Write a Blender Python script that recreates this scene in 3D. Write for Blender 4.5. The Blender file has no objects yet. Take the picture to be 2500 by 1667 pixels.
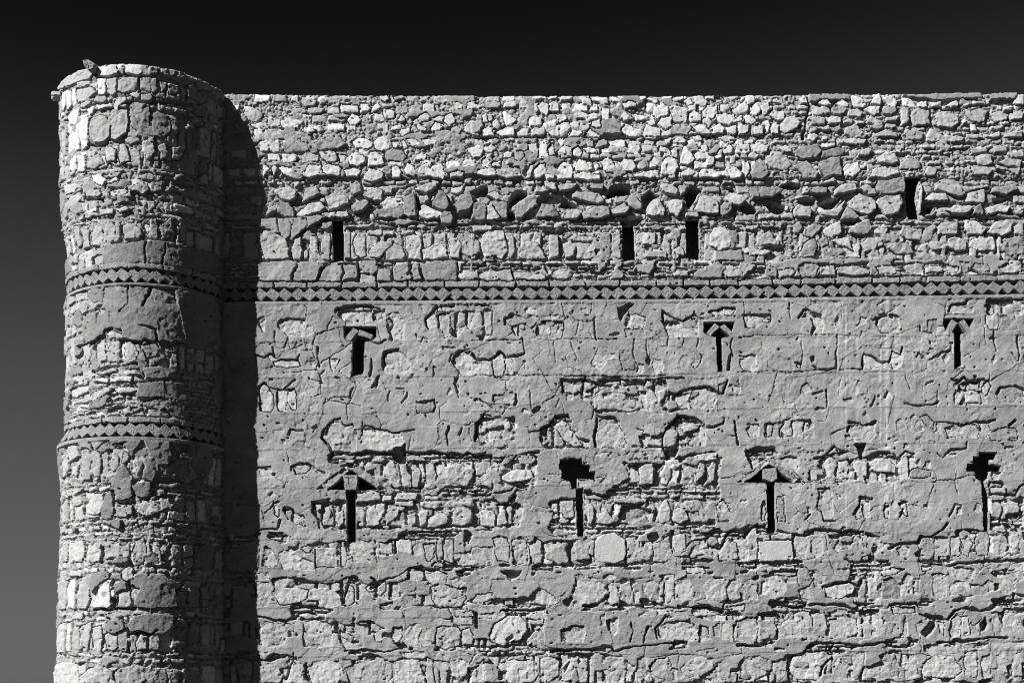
import bpy, math
import numpy as np
from mathutils import Vector

# ---------------------------------------------------------------- camera, sky, sun, exposure
scene = bpy.context.scene; scene.render.engine = 'CYCLES'
col = scene.collection
PX = 1.0 / 130.0            # one unit of wall measure (a "px") in metres
U0, VE, EYE = 1250.0, 1690.0, 1.6
DIST = 3500.0               # camera to wall face, in px
cd = bpy.data.cameras.new("camera"); cam = bpy.data.objects.new("camera", cd); col.objects.link(cam)
cam.location = (0, -DIST * PX, EYE); cam.rotation_euler = (math.pi / 2, 0, 0)
cd.sensor_width = 36; cd.lens = 50.4; cd.shift_y = (VE - 833.5) / 2500.0
cd.clip_start = 0.1; cd.clip_end = 20000
scene.camera = cam

EL, AZ = math.radians(36.6), math.radians(36.5)
ray = Vector((math.cos(EL) * math.cos(AZ), math.cos(EL) * math.sin(AZ), -math.sin(EL)))
EXPO = 1.46
world = bpy.data.worlds.new("World"); scene.world = world; world.use_nodes = True
nt = world.node_tree
bg = nt.nodes["Background"]; bg.inputs[1].default_value = 0.1
sky = nt.nodes.new("ShaderNodeTexSky"); sky.sky_type = 'NISHITA'; sky.sun_disc = False
sky.sun_elevation = EL; sky.sun_rotation = math.atan2(-ray.x, -ray.y); sky.altitude = 700
# black-and-white film behind a red filter: only the red channel counts, with a film's toe and shoulder
sep = nt.nodes.new("ShaderNodeSeparateColor"); nt.links.new(sky.outputs[0], sep.inputs[0])
def wm(op, a, b=None, c=None):
    n = nt.nodes.new("ShaderNodeMath"); n.operation = op
    for i, x in enumerate((a, b, c)):
        if x is None: continue
        if isinstance(x, (int, float)): n.inputs[i].default_value = x
        else: nt.links.new(x, n.inputs[i])
    return n.outputs[0]
t = wm('MULTIPLY_ADD', sep.outputs[0], 0.115, -0.1438)
x = wm('MULTIPLY', wm('ADD', t, wm('SQRT', wm('MULTIPLY_ADD', t, t, 0.0004))), 0.5)
y = wm('MULTIPLY', wm('DIVIDE', x, wm('MULTIPLY_ADD', x, 5.3, 1.0)), 1 / (0.1 * 2 ** EXPO))
nt.links.new(y, bg.inputs[0])
sl = bpy.data.lights.new("sun", 'SUN'); sl.energy = 4.8; sl.angle = math.radians(0.5); sl.color = (1, 0.995, 0.99)
so = bpy.data.objects.new("sun", sl); col.objects.link(so)
so.location = (-30, -30, 40); so.rotation_euler = ray.to_track_quat('-Z', 'Y').to_euler()
vs_ = scene.view_settings
vs_.view_transform = 'Standard'; vs_.look = 'None'; vs_.exposure = EXPO; vs_.gamma = 1; vs_.use_curve_mapping = False
scene.cycles.filter_width = 1.1; scene.cycles.diffuse_bounces = 2

# ---------------------------------------------------------------- traced masonry
# Measured on the wall: an '@' line gives an origin and a unit, each following line one piece as "kind corner corner ...".
# w s d f: white, pale, dark, bare stone   p: plaster slab   e: plaster fallen off   k: crack
# h: hole with its depth   W: slit window   B: brick standing in a slit window   g: scratched line
WALL = """
@600,200,.2551
w 91,21 97,23 107,23 108,30 91,30 90,25
w 109,21 117,20 119,26 115,30 109,30
w 119,27 122,22 127,21 130,24 124,28 119,30
s 60,25 69,24 76,26 73,30 60,30
w 78,28 82,24 89,24 90,30 77,30
s 38,27 46,25 56,26 58,29 50,32 41,32
s 54,21 60,16 69,17 66,22 57,24
s 70,17 78,15 88,15 93,18 84,21 71,21
w 128,13 135,12 138,16 134,19 129,17
s 142,14 150,13 153,16 144,18
w 198,20 203,19 208,22 208,26 200,26
w 212,20 219,18 222,22 226,26 211,26
s 226,22 232,19 236,20 236,26 228,25
s 131,21 141,21 142,24 132,25
w 132,26 136,27 144,29 143,34 138,36 133,34
w 148,32 150,33 153,36 148,38 145,37
w 97,36 102,31 108,33 111,37 106,41 99,40
w 166,33 173,30 177,33 176,37 169,38 165,36
w 178,36 185,33 190,33 189,38 181,38
w 191,33 196,30 201,35 200,39 194,41 190,37
w 226,32 230,31 232,38 228,39
s 210,42 214,37 226,36 228,43 222,48 213,49 208,46
w 148,45 158,43 158,48 150,52 146,48
w 163,42 165,40 174,45 172,48 166,46
w 176,45 181,39 190,41 186,46 178,48
s 196,44 202,42 207,45 204,49 197,48
w 224,49 230,44 236,43 236,51 224,51
s 1,28 8,27 15,28 17,33 12,37 4,37 0,33
w 4,40 13,38 21,39 20,42 12,45 5,43
s 21,35 28,34 33,36 33,42 24,44 21,41
w 33,38 38,35 45,35 53,36 52,44 43,43 35,44
s 55,35 58,34 58,39 56,42
w 8,46 16,45 17,52 14,56 9,51
s 18,46 27,45 38,47 40,53 33,55 18,55
s 42,49 48,47 55,50 52,54 43,54
w 53,47 59,44 65,45 67,48 60,49
w 64,44 71,41 75,46 70,48
w 13,57 22,56 27,57 23,64 21,67 14,66
w 24,62 27,58 33,59 33,67 27,68 23,66
d 36,57 48,55 57,58 60,60 60,66 36,67
d 61,63 70,57 78,53 85,49 90,53 97,60 88,64 66,66
w 101,57 106,54 114,53 122,58 121,62 117,64 106,64
w 123,57 127,53 132,52 137,56 136,65 130,66 123,63
w 139,56 145,56 147,60 143,64 140,62
w 148,57 151,55 155,63 151,65
w 153,55 163,55 166,58 164,61 159,62
w 167,55 176,55 182,56 181,60 171,60
w 212,63 220,61 227,62 227,68 219,72 213,66
w 228,64 235,60 236,68 230,67
w 21,70 26,69 33,70 34,75 22,76
w 35,69 39,68 49,69 49,75 44,77 37,78
s 54,70 61,68 70,71 69,76 55,77
s 71,68 77,66 85,66 88,70 87,76 79,77 72,72
w 89,70 94,70 98,73 97,77 90,78
w 99,73 102,68 108,68 115,73 114,78 107,81 100,80
w 117,73 119,68 124,67 132,72 132,79 124,81 117,81
d 133,69 140,64 150,66 154,72 150,76 135,76
w 163,73 168,67 174,72 172,75 165,75
d 175,67 181,63 184,66 180,73 175,71
w 16,78 19,79 22,83 18,89 16,91
w 24,82 28,79 31,83 28,87 29,90 26,88
w 32,82 40,82 53,83 53,91 41,91 36,89
w 55,88 60,80 72,79 73,84 69,89 60,91 55,90
w 74,80 82,79 89,80 92,83 89,90 80,90 74,87
w 94,84 103,82 110,85 107,90 97,90
w 113,88 118,84 126,84 133,88 131,93 120,95 113,93
w 139,82 145,80 149,86 148,91 140,91
w 152,84 155,78 161,80 162,90 153,89
w 166,82 174,78 177,84 180,79 188,78 191,88 189,93 180,92 170,88 166,87
s 195,88 202,85 210,86 208,91 196,91
w 222,86 230,83 236,84 236,91 225,89
s 27,105 36,101 42,100 50,106 48,111 42,115 35,112 30,108
s 54,114 58,101 68,99 71,107 66,110 56,115
d 70,106 78,102 79,108 72,109
s 75,110 82,108 96,109 100,116 90,121 80,122
s 99,97 109,96 111,104 103,108 100,105
s 112,108 124,100 132,105 130,113 122,114
s 22,121 28,117 30,122 26,126 18,128
d 28,117 34,114 42,117 46,120 46,129 38,129 31,125
s 47,128 52,121 62,117 70,114 76,121 70,125 52,129
s 71,126 80,125 97,124 99,128 93,130 76,130
d 101,119 107,114 117,113 118,117 112,123 103,125
w 128,117 137,110 150,111 151,117 140,120 132,121
d 122,124 131,121 140,119 151,118 151,128 146,131 125,130
d 151,112 160,106 162,110 162,128 156,130 151,127
w 165,119 172,117 181,122 190,126 183,131 170,131 166,126
s 165,110 174,109 176,112 172,116 167,116
s 161,101 172,98 183,97 183,101 172,107 163,104
d 179,115 185,104 190,105 195,118 191,122 186,122 179,118
d 198,118 206,109 215,106 218,115 215,122 204,124
d 217,120 224,115 230,118 230,132 222,132 217,129
d 186,130 190,123 196,123 199,130 196,136 187,135
w 231,121 236,116 236,130 232,131
h25 217,107 226,99 232,103 229,109 221,110
h14 76,97 81,96 83,99 77,100
h18 162,107 166,110 168,122 164,124
h14 198,124 206,124 215,123 215,128 200,130
p 16,131 45,130 70,128 76,130 66,136 60,140 50,146 47,149 44,152 42,149 38,151 33,145 28,145 25,142 18,140 15,136
k4 112,131 130,135 147,138 165,134 185,137 210,136 236,136
k2 30,131 32,145
k2 43,149 44,138 41,132
k2 55,146 60,136 58,131
@600,560,.2551
s 14,5 18,2 25,3 38,8 40,12 42,20 41,28 30,29 18,29 15,18
s 44,20 47,9 53,7 54,20 52,29 45,28
s 60,16 63,8 69,6 70,28 60,29
s 55,22 59,17 59,29 56,29
s 72,12 76,4 81,3 81,14 81,29 73,28
s 53,5 60,3 67,4 65,6 54,6
d 94,4 100,3 100,28 94,28
s 103,8 107,3 113,3 114,10 115,25 110,28 105,24 103,15
s 117,21 122,17 127,12 140,11 142,15 134,20 128,27 120,27
s 134,20 142,14 151,16 152,28 134,29
s 153,6 158,5 166,6 168,12 168,29 156,29 154,18
s 169,20 178,16 185,13 193,20 194,27 170,29
s 195,9 202,8 206,15 205,28 196,28
s 207,10 215,9 224,10 225,22 215,26 207,22
w 226,8 232,5 236,6 236,26 228,27 226,18
s 117,2 124,0 130,1 130,5 118,5
s 131,2 141,1 142,5 132,6
s 150,1 160,1 160,4 150,4
p 11,31 42,30 48,32 49,36 44,48 42,50 12,49
p 45,49 50,36 52,31 70,32 70,34 75,35 72,41 68,49
p 70,49 75,36 82,33 107,33 108,46 92,49
p 109,31 125,30 127,34 126,39 122,43 114,41 109,37
s 110,42 122,43 125,45 124,50 110,50
p 126,38 140,38 140,50 126,50
p 141,33 155,32 157,43 158,49 141,49
p 159,33 168,34 169,47 160,49
p 168,34 180,30 200,30 203,33 203,49 172,49 169,40
s 205,41 222,40 222,47 208,49 205,46
s 224,42 236,40 236,48 222,47
k4 44,49 45,42 49,36
k4 69,48 72,41 75,36
k3 91,48 94,42 92,36
k4 88,34 98,33 105,34
k4 126,34 135,35 143,34
k4 203,49 203,38 202,33
k4 108,49 108,38 107,32
k3 140,50 140,42 141,37
k3 155,43 158,38 158,33
k4 169,47 167,38 166,33
e 87,76 95,72 115,72 133,76 134,86 128,89 117,88 105,90 90,84
e 197,72 215,70 236,73 236,100 226,105 210,92 203,103 198,103 197,85
f 30,89 34,85 45,84 57,86 61,90 64,95 65,99 62,102 54,103 41,103 36,98 31,95
f 10,86 17,82 19,88 18,97 16,99 11,90
f 132,117 137,115 146,116 152,120 158,127 157,135 152,138 144,138 132,136 130,129
f 197,127 200,120 206,116 215,117 219,121 226,125 233,126 232,134 228,140 208,140 202,134
w 80,124 90,125 87,131 84,137 81,132
f 20,120 27,118 30,123 28,126 23,126
f 26,127 36,125 50,126 52,131 40,133 28,130
f 95,84 99,80 110,79 117,82 117,87 94,87
f 135,82 140,79 147,80 148,84 135,85
s 104,75 112,75 113,78 105,78
f 134,87 142,84 152,86 152,105 140,106 137,100
f 172,90 176,83 181,80 181,93 175,95
f 184,82 190,80 196,80 196,103 190,104 188,97 184,95
f 184,75 191,73 198,75 196,78 184,79
f 217,84 222,80 227,83 227,95 220,97 216,92
f 228,80 236,78 236,100 230,100
k2 78,96 79,90 84,84 90,86
k2 28,97 28,107 30,111
k3 10,120 18,123 24,119 30,124 40,126 50,125 52,120
k3 12,152 18,147 20,150 25,152 30,153 36,153 42,148 48,144
k3 69,113 68,122 70,131
k4 121,124 120,135 118,139
k4 133,130 132,120 137,117 146,115
k3 124,152 126,145 127,141
k3 195,127 197,120 204,116 214,114
k3 217,119 222,123 230,125 236,123
k3 204,138 200,148 203,156
k4 174,95 172,86 180,78 183,74
k2 60,143 72,146 71,140 75,135
k3 26,112 27,122
k2 40,104 42,115 55,110
k3 112,105 128,110 134,106
k3 137,85 142,90 137,98 140,106
k2 69,100 64,110 72,118
k2 180,62 182,70
k2 168,108 170,104 174,106
h8 172,133 174,132 175,135 173,136
k3 180,140 181,132 183,133
W1 82,-10 93,-10 94,29 83,30
B2 95,104 103,94 108,97 100,107
B2 109,96 122,101 120,105 107,101
W2 94,93 125,93 125,102 122,105 115,107 114,108 112,138 101,141 102,107 99,106 94,105
s 97,89 110,89 124,90 124,92 97,92
@600,920,.2551
e 80,73 140,73 236,74 236,108 134,108 120,95 105,82 80,80
e 106,109 236,108 236,146 106,146
e 63,119 75,118 95,119 95,146 75,146 70,138 66,132
e 36,126 42,124 56,134 57,142 48,140 40,134
e 222,42 236,38 236,62 224,60 220,50
f 13,12 17,8 22,10 26,18 27,28 24,33 14,33
f 30,10 36,13 41,11 41,22 38,33 32,33 30,25
w 41,13 46,11 48,16 48,31 44,32 41,24
d 164,25 172,23 180,23 181,30 178,35 164,35
p 110,34 114,14 120,10 132,15 134,24 130,29 124,31 120,35 111,35
f 75,56 77,52 85,43 91,43 94,46 102,46 106,52 106,70 92,71 82,71 78,64 74,60
f 110,58 114,49 125,50 137,53 148,53 152,60 150,65 142,67 135,70 121,69 112,65
h40 142,68 150,66 153,62 153,80 151,83 147,82 140,78 141,70
p 103,40 111,40 111,50 103,50
k3 92,45 95,47 102,45
k4 74,52 80,46 85,41 90,40
k4 75,52 73,58 77,64 82,72
k4 112,53 114,46 118,47 128,50 136,52 141,54 150,52 162,51
k4 82,72 100,74 112,72 122,71 132,73 140,72
k4 152,72 165,73 178,72 185,73 192,74 196,77 207,76 212,73 220,76 230,72
k3 121,10 125,6 127,0
k3 100,20 101,14 103,10
k2 75,26 80,22 82,20 90,20 100,19
k3 136,24 136,18 138,13
k3 149,25 154,20 155,15
k3 164,24 172,25 181,22 182,30 179,35
k3 41,56 43,50 48,51 55,52
k3 64,53 66,49 68,46
k4 193,65 192,56 195,48
k3 204,56 207,48
k4 220,61 220,45 228,37 236,37
k4 10,87 18,86 24,86
w 12,88 24,88 24,95 14,95
k3 44,90 45,85 52,83 60,83 64,86 70,90 76,92
f 46,86 56,84 62,86 58,92 48,93
k2 204,20 203,6 200,0
k3 225,22 230,26 236,30
d 94,87 101,89 84,103 76,107 72,103 80,97
d 104,86 107,84 124,97 132,105 125,107 114,98 107,93
W3 77,108 84,103 94,94 94,108
W3 107,95 113,98 126,106 124,108 107,108
W3 96,107 105,107 105,158 97,158
B3 93,94 108,94 107,100 94,100
B3 94,101 107,102 106,108 95,108
W3 94,94 98,90 101,89 107,93 106,95 94,95
h12 67,108 72,103 75,107
h12 124,108 128,103 136,107
h20 97,83 104,82 103,87 98,86
s 96,80 105,79 104,82 97,82
s 135,84 140,80 145,83 148,95 150,105 141,106 137,96
s 147,84 154,82 155,90 158,95 158,106 152,107 150,96
s 159,86 163,83 166,88 167,95 165,105 159,106
s 172,83 180,83 182,95 181,106 174,106 172,95
s 167,90 170,85 172,96 170,100
f 185,90 188,85 195,84 210,86 219,88 216,96 212,104 186,105 184,97
s 223,96 229,92 236,94 236,106 226,104
s 121,79 128,77 135,79 130,82 122,82
s 153,77 160,74 170,77 172,80 156,80
s 179,80 184,79 186,81 180,83
s 106,111 128,111 128,118 106,119
s 144,112 164,111 163,118 144,117
s 143,119 160,119 161,124 148,123 142,121
s 167,119 196,118 196,123 180,126 168,124
s 199,119 217,119 217,122 198,123
s 131,114 140,113 139,117 130,119
s 106,125 112,123 114,130 113,142 107,143
s 115,126 124,122 128,131 128,142 116,143
s 125,122 133,120 133,128 128,138
s 134,130 148,126 146,133 140,138 134,142
s 155,132 163,130 163,140 159,143 156,140
s 166,128 175,127 172,140 167,143
s 174,134 185,130 194,132 193,140 182,144 174,143
s 198,125 208,124 217,128 216,140 207,142 197,141
s 224,128 230,126 236,127 236,143 225,141
f 75,130 80,123 82,130 78,140 75,138
s 66,121 72,122 72,126 68,128
s 86,130 94,127 94,140 88,144
f 27,124 31,120 31,134 28,131
f 48,135 56,133 56,141 50,140
k3 18,130 24,126 27,121 31,120
k3 36,128 42,126 47,130 55,133
k3 10,146 20,146 30,146 32,140 33,137
k4 64,119 64,128 70,138 71,145
h14 199,112 207,109 216,112 215,117 204,116
@600,1267,.2551
s 92,22 95,21 97,36 96,45 91,45
s 100,24 104,20 122,20 122,33 118,42 102,41
s 67,28 75,27 87,28 88,45 67,46
f 16,40 18,27 20,25 27,32 30,44 24,46 16,45
s 32,32 36,29 42,29 48,31 52,36 64,40 65,48 36,48 31,40
s 52,28 60,26 65,28 62,32 57,32
w 144,20 157,20 157,32 144,30
s 128,23 140,22 140,32 129,33
s 159,26 166,23 169,30 167,34 159,34
s 170,24 180,23 181,35 176,41 173,40 172,30
s 183,20 187,18 189,25 189,38 185,40 183,32
s 190,19 199,19 199,42 190,40
p 200,16 209,9 209,33 200,30
s 205,40 208,32 236,26 236,44 208,45
d 178,45 182,41 188,42 190,45 183,46
s 10,52 22,51 22,57 10,58
f 25,58 35,55 47,55 47,62 40,66 27,66
s 10,60 22,59 25,66 26,74 20,83 10,84
w 28,74 31,67 40,65 50,66 59,67 58,76 52,79 40,82 34,82
s 60,68 72,66 85,67 92,74 91,81 80,84 72,84 68,78 61,79
f 95,68 99,64 103,65 104,78 100,82 95,82
p 107,78 112,71 120,73 128,77 129,86 107,86
f 115,66 120,62 124,66 122,70 117,69
f 126,62 130,58 134,60 134,68 130,73 126,72
f 147,64 160,62 162,71 148,73
f 156,50 160,48 170,50 172,57 165,61 155,61
d 163,62 166,58 172,60 177,64 175,73 164,72
s 172,52 185,50 193,52 192,60 180,63 174,58
f 178,65 190,62 200,65 210,66 211,76 205,83 190,84 182,82 178,76
s 197,57 205,55 210,60 205,64 197,63
p 221,56 234,53 234,65 230,69 222,70
s 216,78 222,72 236,70 236,77 222,80
k5 10,93 20,94 28,97 34,96 40,97 47,95 50,90 58,89 66,91
f 12,105 14,98 20,97 30,100 42,103 40,112 36,120 24,122 12,120
f 55,98 62,96 70,96 78,97 83,100 83,120 70,123 55,122 54,110
f 50,92 58,90 65,91 70,93 58,95
f 90,108 92,112 102,118 113,119 112,123 95,124 90,118
k3 90,115 90,106 95,108 103,113
f 123,110 128,105 131,108 130,117 124,116
f 140,109 142,104 149,103 150,112 147,119 142,117
s 152,106 157,101 165,99 167,104 165,112 168,122 160,121 153,117
s 165,113 168,106 176,104 179,110 178,118 170,122 166,118
s 183,104 190,102 203,103 206,110 205,121 190,124 182,121
s 207,106 214,104 218,112 216,120 207,119
s 183,95 197,96 197,100 185,101
s 198,94 217,93 217,101 200,101
s 200,88 218,88 217,92 201,93
f 222,91 236,89 236,95 223,95
p 182,92 186,86 193,86 198,93 195,95 188,95
h20 218,88 222,90 222,105 218,102
k4 148,120 152,124 160,123
h14 141,119 151,118 156,122 150,125
w 147,128 160,125 171,126 170,132 160,134 150,132
k5 95,126 110,125 130,127 150,124
k3 93,82 95,70 100,60
k3 68,84 69,78 60,79
k4 120,56 128,62 120,66
k3 128,62 136,56 148,54 156,48
s 60,142 65,136 80,134 92,140 94,150 88,157 63,157
s 95,142 110,136 127,134 131,142 130,157 98,157
s 142,150 145,136 152,134 166,134 169,145 172,157 141,157
s 173,132 179,134 181,157 173,157
s 185,142 190,136 194,140 193,157 186,157
s 196,136 206,134 213,137 212,148 205,154 198,150
s 133,140 140,138 140,150 134,157
s 40,150 48,132 54,138 54,157 40,157
s 12,140 30,139 36,150 33,157 12,157
h18 55,140 60,136 58,145 62,157 56,152
k4 38,153 42,142 46,134 46,128
s 216,148 224,138 230,140 228,157 216,155
@1150,200,.2976
s 9,18 17,16 25,17 24,21 17,22 9,21
w 26,21 28,16 36,16 37,21
w 38,14 40,11 48,13 50,18 48,21 40,21
w 54,20 58,17 63,18 64,26 62,29 57,25
w 90,16 94,13 99,14 100,19 92,19
w 104,14 108,12 112,13 112,18 107,18
w 113,13 118,12 123,14 122,17 115,16
w 124,18 130,16 136,18 135,21 126,22
w 145,14 150,13 154,16 151,18
w 165,13 175,12 175,15 166,16
w 175,16 180,12 182,18 178,19
w 183,11 191,11 194,16 192,20 184,18
w 225,12 229,10 234,12 233,18 228,18 225,15
w 83,24 86,21 91,24 98,28 94,30 84,30
w 107,22 113,22 114,30 108,31
w 123,29 126,24 130,28 134,30 126,32
w 150,22 158,17 162,21 162,27 153,31 150,27
w 163,20 170,19 178,21 177,33 168,33 164,28
w 179,26 183,24 189,27 189,32 180,33
w 189,25 194,20 202,20 203,26 197,30 191,28
w 205,19 211,18 213,22 209,26 205,24
w 215,23 223,17 228,20 227,26 218,28
w 229,22 235,18 235,28 230,26
w 201,27 208,25 216,26 217,32 211,35 203,34 201,30
w 216,30 223,27 223,32 217,33
w 224,29 229,26 235,32 230,35 225,33
w 190,31 194,29 198,33 196,37 191,34
w 9,28 12,26 13,32 10,33
w 26,25 28,24 38,32 34,36 28,36
w 38,30 44,27 45,34 39,33
w 47,28 50,24 57,30 59,35 48,36
w 60,34 66,31 70,31 69,36 64,38
w 71,33 77,30 78,32 73,34
w 63,40 75,34 80,33 82,37 79,43 74,46 67,45
w 17,32 21,30 25,36 22,39 18,37
s 0,32 8,31 10,36 8,40 0,43
w 20,41 27,37 35,36 36,44 25,44
w 38,41 42,37 48,38 47,44 39,45
w 49,40 52,37 60,37 62,42 58,44 50,44
w 6,43 13,37 16,38 19,44
w 80,45 83,40 90,40 92,43 88,45
w 92,46 98,39 107,44 104,47 95,47
w 81,34 86,32 89,33 88,37 83,38
s 88,37 93,35 98,37 95,41 90,40
w 100,33 106,31 106,38 99,37
w 123,41 128,34 133,37 140,40 139,46 130,45
w 141,42 144,35 155,38 155,45 148,47 141,46
w 154,34 157,30 164,30 165,37 160,39 155,36
w 144,32 151,30 152,35 148,36
w 156,41 164,39 164,45 156,45
s 166,36 170,34 178,34 181,38 178,43 172,45 167,42
w 182,37 188,34 195,39 197,42 194,44 187,42
w 198,37 203,34 208,38 207,43 199,42
w 209,37 218,35 218,41 215,43 210,42
w 219,37 224,35 228,40 226,43 220,43
s 230,36 235,36 235,43 231,43
w 10,49 17,48 18,50 12,51
w 27,47 34,45 36,48 28,49
w 60,50 68,48 69,50 61,51
w 159,47 165,46 164,50 160,51
w 166,48 172,45 177,47 176,50 168,50
w 182,45 188,44 190,48 184,49
w 203,46 212,44 218,47 209,49
w 0,53 8,52 10,55 8,61 2,62
w 11,55 17,51 22,55 18,57
w 27,58 30,56 35,58 33,62 27,62
d 36,58 42,57 44,62 41,65 36,64
w 47,51 54,50 54,56 50,58 47,57
w 55,55 57,51 62,51 63,61 55,62
w 64,55 68,50 69,60 64,61
w 71,58 76,52 81,53 82,60 72,61
w 83,56 88,53 91,57 90,61 84,61
w 91,54 97,53 102,55 104,59 96,58
s 113,53 124,53 126,57 114,58
w 127,58 130,53 138,51 140,55 137,59
s 141,52 152,52 154,57 142,58
w 155,52 163,55 165,59 156,57
s 106,59 115,59 114,62 106,62
s 116,60 127,59 126,62 116,63
s 128,59 139,59 140,62 129,62
w 172,62 176,52 181,58 184,64 178,68 172,67
s 181,50 186,52 187,56 182,56
w 188,51 194,52 195,56 190,57
s 195,57 202,51 205,54 201,59 196,60
w 206,57 212,50 215,52 215,58 208,59
w 217,53 228,52 228,58 217,58
w 229,51 235,50 235,57 230,56
w 9,64 13,60 16,66 15,70 9,69
w 17,67 24,64 25,69 18,70
w 5,73 12,71 20,71 20,77 10,78 5,76
s 21,72 30,70 40,70 41,77 30,79 21,77
w 46,74 49,68 53,66 50,74 48,79 45,79
w 52,73 56,67 61,67 62,74 57,79 53,78
w 61,76 69,70 69,79 62,80
w 70,75 75,66 82,67 84,72 83,79 72,80
w 86,67 88,63 94,65 96,69 100,71 95,73 86,73
w 101,68 104,67 106,71 103,73
w 106,66 112,62 117,65 119,71 110,73
w 121,68 126,63 132,64 136,70 133,73 124,73
s 137,66 142,63 145,70 141,72 137,71
w 147,66 150,61 154,65 152,70 147,71
w 156,70 158,63 163,61 168,63 171,70 167,76 160,77 156,75
w 173,74 178,70 184,74 182,77 173,77
w 187,75 190,71 198,71 206,77 203,78 188,78
w 208,71 216,69 222,74 223,78 215,79
w 224,68 227,65 229,72 226,78 223,74
s 230,68 235,65 235,78 230,76
w 84,76 92,74 106,76 106,79 95,80 85,79
d 112,75 124,74 124,77 114,78
w 133,76 143,74 154,72 155,79 145,79 135,78
w 193,64 196,61 200,62 199,68 193,69
s 212,61 217,60 217,66 213,67
k3 0,45 60,45 120,46 170,44 200,43
s 61,83 69,83 70,89 66,89 62,86
s 71,86 78,83 88,83 85,88 73,89
s 93,85 98,83 109,84 109,88 100,88
s 155,83 165,83 170,88 169,92 160,91 156,88
s 171,85 177,84 177,90 172,92
s 83,92 88,90 100,90 106,92 109,98 104,100 92,97 83,95
s 34,103 40,97 48,93 54,95 54,101 48,105 42,111 34,111
h30 31,95 36,88 40,87 46,89 47,92 40,96 34,103 30,102
d 55,106 58,100 66,100 70,105 72,110 68,111 53,111
h30 73,97 79,96 88,101 86,103 75,102
h14 55,95 60,91 70,92 80,95 78,98 66,99 56,100
s 74,109 76,106 88,105 90,110 87,112 75,112
s 91,107 100,103 113,102 115,110 105,113 92,112
h45 110,92 116,84 124,82 130,84 131,90 126,93 118,93 112,95
s 126,98 132,91 136,94 141,101 140,104 135,105 130,102
s 115,105 125,99 131,104 128,108 117,109
s 143,105 149,95 155,96 159,104 158,110 150,110 144,108
s 160,98 165,96 175,97 174,104 170,110 164,107
h35 176,88 182,84 190,88 187,92 184,95 180,104 178,100 176,95
h18 142,92 148,88 154,92 148,95 143,104 140,98
s 184,104 188,94 195,93 203,100 203,108 195,109 186,107
d 204,102 208,98 214,98 214,104 208,110 204,108
s 208,95 213,90 222,92 226,97 220,102 215,100
h18 221,102 228,99 234,102 232,106 224,106
h20 209,86 215,85 219,89 213,89
h20 230,83 235,83 234,86 231,86
s 229,87 235,87 235,94 230,93
h25 0,90 8,85 13,84 15,89 12,93 4,94
s 12,93 20,90 25,94 28,98 20,97
d 1,100 7,97 12,100 12,112 1,112
f 13,103 16,100 22,107 24,112 13,113
d 15,98 25,97 30,99 29,112 25,112 22,106
h22 30,105 35,107 37,112 30,112
s 2,118 17,118 17,121 2,122
k5 0,115 15,115 30,117 40,116
s 9,135 10,124 15,121 27,121 29,133 30,138 26,145 20,143 10,141
s 30,128 35,127 36,138 33,146 31,143
s 38,138 44,131 50,130 56,133 60,140 62,145 38,145
s 64,126 72,125 72,143 64,145
s 76,134 80,131 86,132 85,143 78,144
s 87,132 95,132 103,134 102,143 96,146 87,144
s 80,128 84,125 95,126 104,128 103,131 85,130
d 105,126 114,124 114,144 107,145
s 115,124 121,121 123,124 123,145 116,143
W4 124,117 134,115 135,146 124,146
h18 122,112 140,109 142,112 135,117 124,117
d 146,119 152,117 158,120 150,122
s 138,128 145,123 152,124 151,132 142,135
s 143,138 160,139 160,144 143,144
W5 176,112 187,112 188,145 177,144
s 176,108 186,107 188,111 176,111
s 196,125 200,119 208,119 212,125 214,132 210,137 203,138 196,133
d 211,123 218,122 220,132 214,131
s 167,137 172,135 175,137 175,142 168,142
s 222,120 235,117 235,120 223,122
p 200,139 222,138 224,146 200,147
s 226,136 235,135 235,142 228,142
@1150,640,.2976
s 6,12 10,8 33,6 34,14 20,15 7,14
s 35,8 48,8 60,11 61,14 36,14
f 64,10 72,5 82,5 84,8 80,13 70,14
p 135,2 150,0 151,5 146,10 138,7
p 182,10 188,6 200,0 206,8 206,13 184,13
s 206,8 212,3 220,5 224,11 212,12
s 165,8 178,7 178,11 167,12
h12 92,14 96,11 97,14
h12 60,0 64,1 65,8 63,10 61,5
e 28,48 34,42 46,46 50,45 56,47 50,55 53,62 44,64 36,60 34,55 30,50
e 73,107 76,97 95,97 103,100 112,95 130,95 142,97 150,96 160,97 165,103 178,108 178,120 170,122 140,122 103,122 97,115 90,110
e 5,132 9,127 28,129 36,128 38,133 36,140 28,145 10,146 5,142
e 56,138 65,132 72,126 80,127 85,135 90,143 95,148 96,152 60,153 56,147
e 137,146 140,140 150,143 158,140 161,135 166,130 171,126 186,129 190,137 186,150 170,153 142,152
f 1,44 8,41 10,48 9,57 4,56 1,52
f 11,36 17,36 18,38 15,38
w 44,39 47,36 53,38 53,44 44,41
f 38,48 44,46 44,54 39,54
d 47,48 52,45 56,46 52,52 49,54 46,51
f 55,49 62,48 76,50 76,56 74,63 62,63 53,62
s 58,45 66,43 76,44 76,47 65,46
h14 29,47 33,42 36,43 34,46
f 126,52 130,40 137,43 143,46 142,53 130,54
d 126,55 142,55 143,62 126,62
h18 120,38 125,36 130,33 134,35 131,38 126,43 123,49 121,45
f 159,54 164,49 172,48 176,48 183,46 187,49 186,60 176,61 162,62
h14 155,48 164,48 160,53 158,52
k4 158,47 158,40 167,47 174,49 184,43 187,46 191,46
w 18,80 21,75 24,73 28,77 28,85 26,94 19,94
w 29,79 35,77 36,93 30,91
f 0,77 15,81 14,92 0,93
w 98,82 102,76 106,76 110,79 111,81 109,85 104,88 99,85
w 107,78 112,76 118,75 121,78 114,80
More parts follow.
